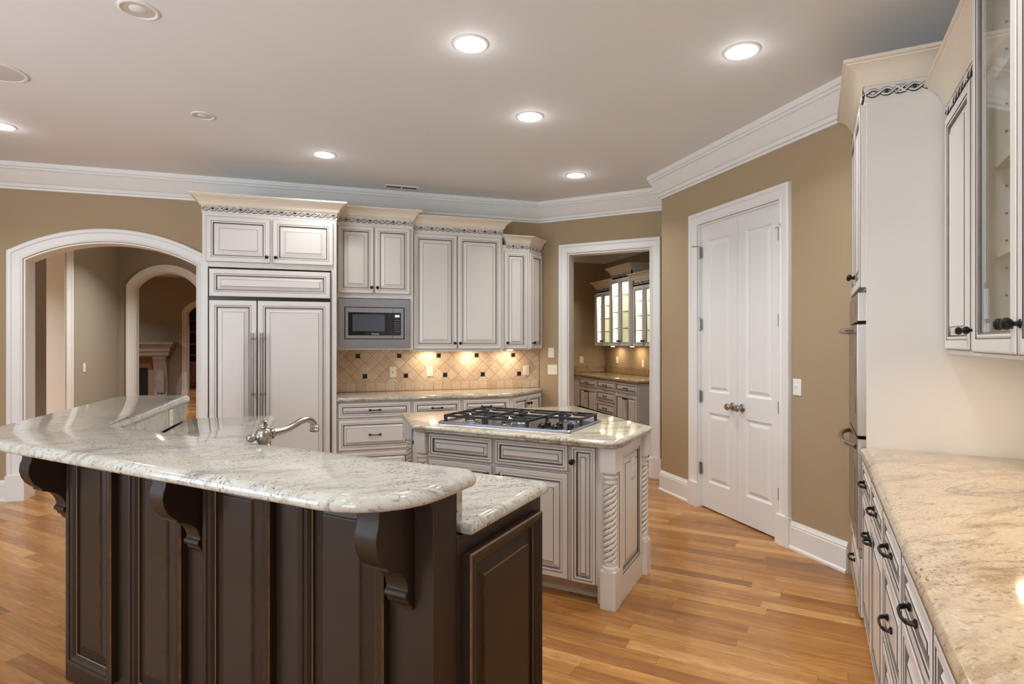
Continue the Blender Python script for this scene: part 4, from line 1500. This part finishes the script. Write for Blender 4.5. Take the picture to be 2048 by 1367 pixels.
def pantry_upper(label, ya, yb, ztop, yfx, cr):
    t = thing('pantry_glass_cabinet', label, 'cabinet', (yfx, (ya + yb) / 2, 0), RZ_X)
    h = (ya - yb) / 2
    dp = 4.65 - yfx
    zc = ztop + .20
    b = B()
    b.box(-h, -h + .018, 0, dp, 1.372, zc); b.box(h - .018, h, 0, dp, 1.372, zc); b.box(-h + .018, h - .018, 0, dp, 1.372, 1.39); b.box(-h + .018, h - .018, 0, dp, ztop + .01, ztop + .03)
    b.box(-h, h, 0, .02, ztop + .005, zc)
    b.box(-.022, .022, 0, .02, 1.39, ztop)
    b.out('carcass', CREAM, t, smooth=False)
    b = B(); b.box(-h + .018, h - .018, dp - .012, dp, 1.39, ztop + .01); b.out('back', INNER, t, smooth=False)
    n = 3
    for k in range(n):
        z = 1.39 + (ztop - 1.39) * (k + 1) / (n + 1)
        b = B(); b.box(-h + .02, h - .02, .03, dp - .014, z, z + .010); b.box(-h + .02, h - .02, .026, .030, z - .001, z + .011, 1); b.out('glass_shelf', [SHELFG, SHELFE], t, smooth=False)
    for a, c, k in ((-h + .012, -.004, -.026), (.004, h - .012, .026)):
        glass_door(t, a, c, 1.378, ztop, 0, k, 1.455, fr=.058)
    frieze(t, -h + .03, h - .03, ztop + .055, -.002, amp=.017, period=.075)
    crown(t, [(-h, dp), (-h, 0), (h, 0), (h, dp)], ztop + .10, .075, .10)
    for sx in (-.5, .5):
        lamp('interior_lamp', 'AREA', (sx * h, dp * .42, ztop - .01), 6.0, (1.0, .86, .62), t, shape='RECTANGLE', size=.22, size_y=.10)
    for sx in (-.90, .90):  # unseen strips and lamps, added to even out the glow inside
        b = B(); b.box(sx * h - .006, sx * h + .006, .020, .028, 1.40, ztop - .01); b.out('light_strip', PLATEW, t, smooth=False)
        lamp('strip_lamp', 'AREA', (sx * h, .030, (1.40 + ztop) / 2), 5.0, (1.0, .86, .62), t, (radians(90), 0, 0), shape='RECTANGLE', size=.02, size_y=(ztop - 1.42))
    return t


pantry_upper('left glass-door pantry wall cabinet, lit inside', 8.99, 8.372, 2.255, 4.32, 0)
pantry_upper('tallest glass-door pantry wall cabinet in the middle, lit inside', 8.368, 7.692, 2.420, 4.29, 0)
pantry_upper('right glass-door pantry wall cabinet, lit inside', 7.688, 7.02, 2.255, 4.32, 0)
for y in (8.7, 8.05, 7.4):
    puck('small round lamp under the pantry wall cabinets', 4.50, y, 1.372, group='lamps under the pantry wall cabinets', power=2.2)
outlet('ivory light switch on the far pantry wall above the granite splash', (4.20, 9.2985), 0, 1.13, 'switch')
outlet('left ivory outlet under the pantry wall cabinets', (4.6535, 8.83), RZ_X, 1.13, 'duplex')
outlet('right ivory outlet under the pantry wall cabinets', (4.6535, 7.98), RZ_X, 1.10, 'duplex')
can('recessed ceiling light in the butler pantry', 3.2, 7.7, power=1.5)

# ================================================================== the hall and the rooms beyond the arch
b = B()
b.prism([(10.02, 0), (8.16, 0), (8.16, 2.52), (6.75, 2.52), (6.75, 0), (6.45, 0), (6.45, CH), (10.02, CH)], -3.20, -3.03, 'x')
struct(b.out('wall_hall', HALL, smooth=False), 'beige hall wall with a tall cased opening', 'wall')
b = B()
pth = [(6.75, 0), (6.75, 2.52), (8.16, 2.52), (8.16, 0)]
b.sweep(pth, [(.010, -.004), (.010, .18), (0, .18), (0, -.004)], lambda a, c, h: (-3.03 - h, a, c))
b.sweep([p for p in pth], [(o * 1.35, h) for o, h in CASE], lambda a, c, h: (-3.03 + h, a, c))
struct(b.out('trim_6', TRIM, angle=20), 'white casing of the tall opening in the hall wall', 'door casing')
b = B(); b.box(-8.1, -8.0, 6.3, 16, 0, CH); b.box(-8.0, -3.2, 11.2, 11.3, 0, CH)
struct(b.out('wall_side_room', HALL, smooth=False), 'beige walls of the room left of the hall', 'wall')
arch(7, 'white arched casing at the end of the hall', (0, 10.0), 0, -3.20, 2.0, -2.822, -1.965, 2.262, .245, .15,
     'beige wall with the second arch at the end of the hall', 'wall_hall_end', HALL, .92)
b = B(); b.box(-1.0, -.9, 6.54, 10.0, 0, CH)
struct(b.out('wall_hall_right', HALL, smooth=False), 'beige right wall of the hall behind the refrigerator', 'wall')
# living room with fireplace
arch(8, 'white arched casing beside the fireplace', (0, 16.2), 0, -9.0, 1.0, -3.43, -2.55, 2.175, .24, .16,
     'beige living room wall with the third arch', 'wall_living_room', HALL, .92)
b = B(); b.box(-9.1, -9.0, 10, 16.3, 0, CH); b.box(1.0, 1.1, 10, 21, 0, CH); b.box(-9.0, 1.0, 20.6, 20.7, 0, CH)
struct(b.out('wall_far', HALL, smooth=False), 'beige far walls of the living room and study', 'wall')
t = thing('fireplace', 'carved pale stone fireplace seen through the second arch', 'fireplace', (-4.55, 16.2, 0))
x0 = -4.55
X = lambda v: v - x0
b = B()
b.sweep([(X(-5.33), 0), (X(-5.33), -.34), (X(-3.77), -.34), (X(-3.77), 0)], [(-.10, 1.12), (0, 1.12), (.01, 1.18), (.035, 1.22), (.04, 1.28), (.075, 1.33), (.09, 1.37), (.12, 1.385), (.13, 1.44), (-.10, 1.44)], lambda a, c, h: (a, c, h))
b.box(X(-5.32), X(-3.78), -.33, 0, 1.10, 1.44)
b.out('mantel_shelf', STONE, t, angle=20)
for xa, xb in ((-5.26, -4.98), (-4.12, -3.84)):
    b = B()
    b.prism([(-.02, 0), (-.24, 0), (-.26, .06), (-.18, .12), (-.14, .25), (-.15, .55), (-.21, .85), (-.28, 1.00), (-.31, 1.06), (-.31, 1.12), (-.02, 1.12)], X(xa), X(xb), 'x')
    b.box(X(xa) + .06, X(xb) - .06, -.19, -.1, .2, .9)
    b.out('jamb', STONE, t, angle=25)
b = B(); b.box(X(-4.98), X(-4.72), -.06, -.01, 0, 1.10); b.box(X(-4.36), X(-4.12), -.06, -.01, 0, 1.10); b.box(X(-4.72), X(-4.36), -.06, -.01, .80, 1.10)
b.out('surround', paint('travertine_surround', (160, 134, 112), .5), t, smooth=False)
b = B(); b.box(X(-5.0), X(-4.28), -.075, -.055, 0, .80); b.out('firebox', FIRE_DARK, t, smooth=False)
# study bookcase
t = thing('bookcase', 'red-brown wooden bookcase seen through the farthest arch', 'bookcase', (-3.45, 19.6, 0))
x0 = -3.45
b = B()
b.box(X(-4.62), X(-4.40), 0, .4, 0, 2.75); b.box(X(-4.40), X(-1.8), .36, .4, 0, 2.75); b.box(X(-1.9), X(-1.7), 0, .4, 0, 2.75)
b.box(X(-4.40), X(-1.9), 0, .4, 2.62, 2.75); b.box(X(-4.40), X(-1.9), 0, .4, 0, .85)
b.out('frame', WOOD, t, smooth=False)
for z in (1.02, 1.36, 1.72, 2.06, 2.36):
    b = B(); b.box(X(-4.40), X(-1.9), .01, .36, z, z + .03); b.out('shelf', WOOD, t, smooth=False)
for k in range(3):
    front('door', t, X(-4.36) + k * .80, X(-3.58) + k * .80, .10, .80, 0, mats=[WOOD, WOOD, WOOD])
outlet('ivory light switch on the beige hall wall seen through the arch', (-3.0295, 8.72), radians(90), 1.11, 'switch')
for nm, x, y in (('in the hall', -1.75, 8.5), ('in the room left of the hall', -4.9, 7.2), ('in the living room', -3.0, 13.0), ('by the fireplace', -5.6, 14.4), ('in the study', -2.6, 18.2)):
    can('recessed ceiling light ' + nm, x, y, power=3.6 if y > 10 else (9.0 if x < -4 else 4.6))  # unseen lamps, added to brighten the hall and the rooms beyond
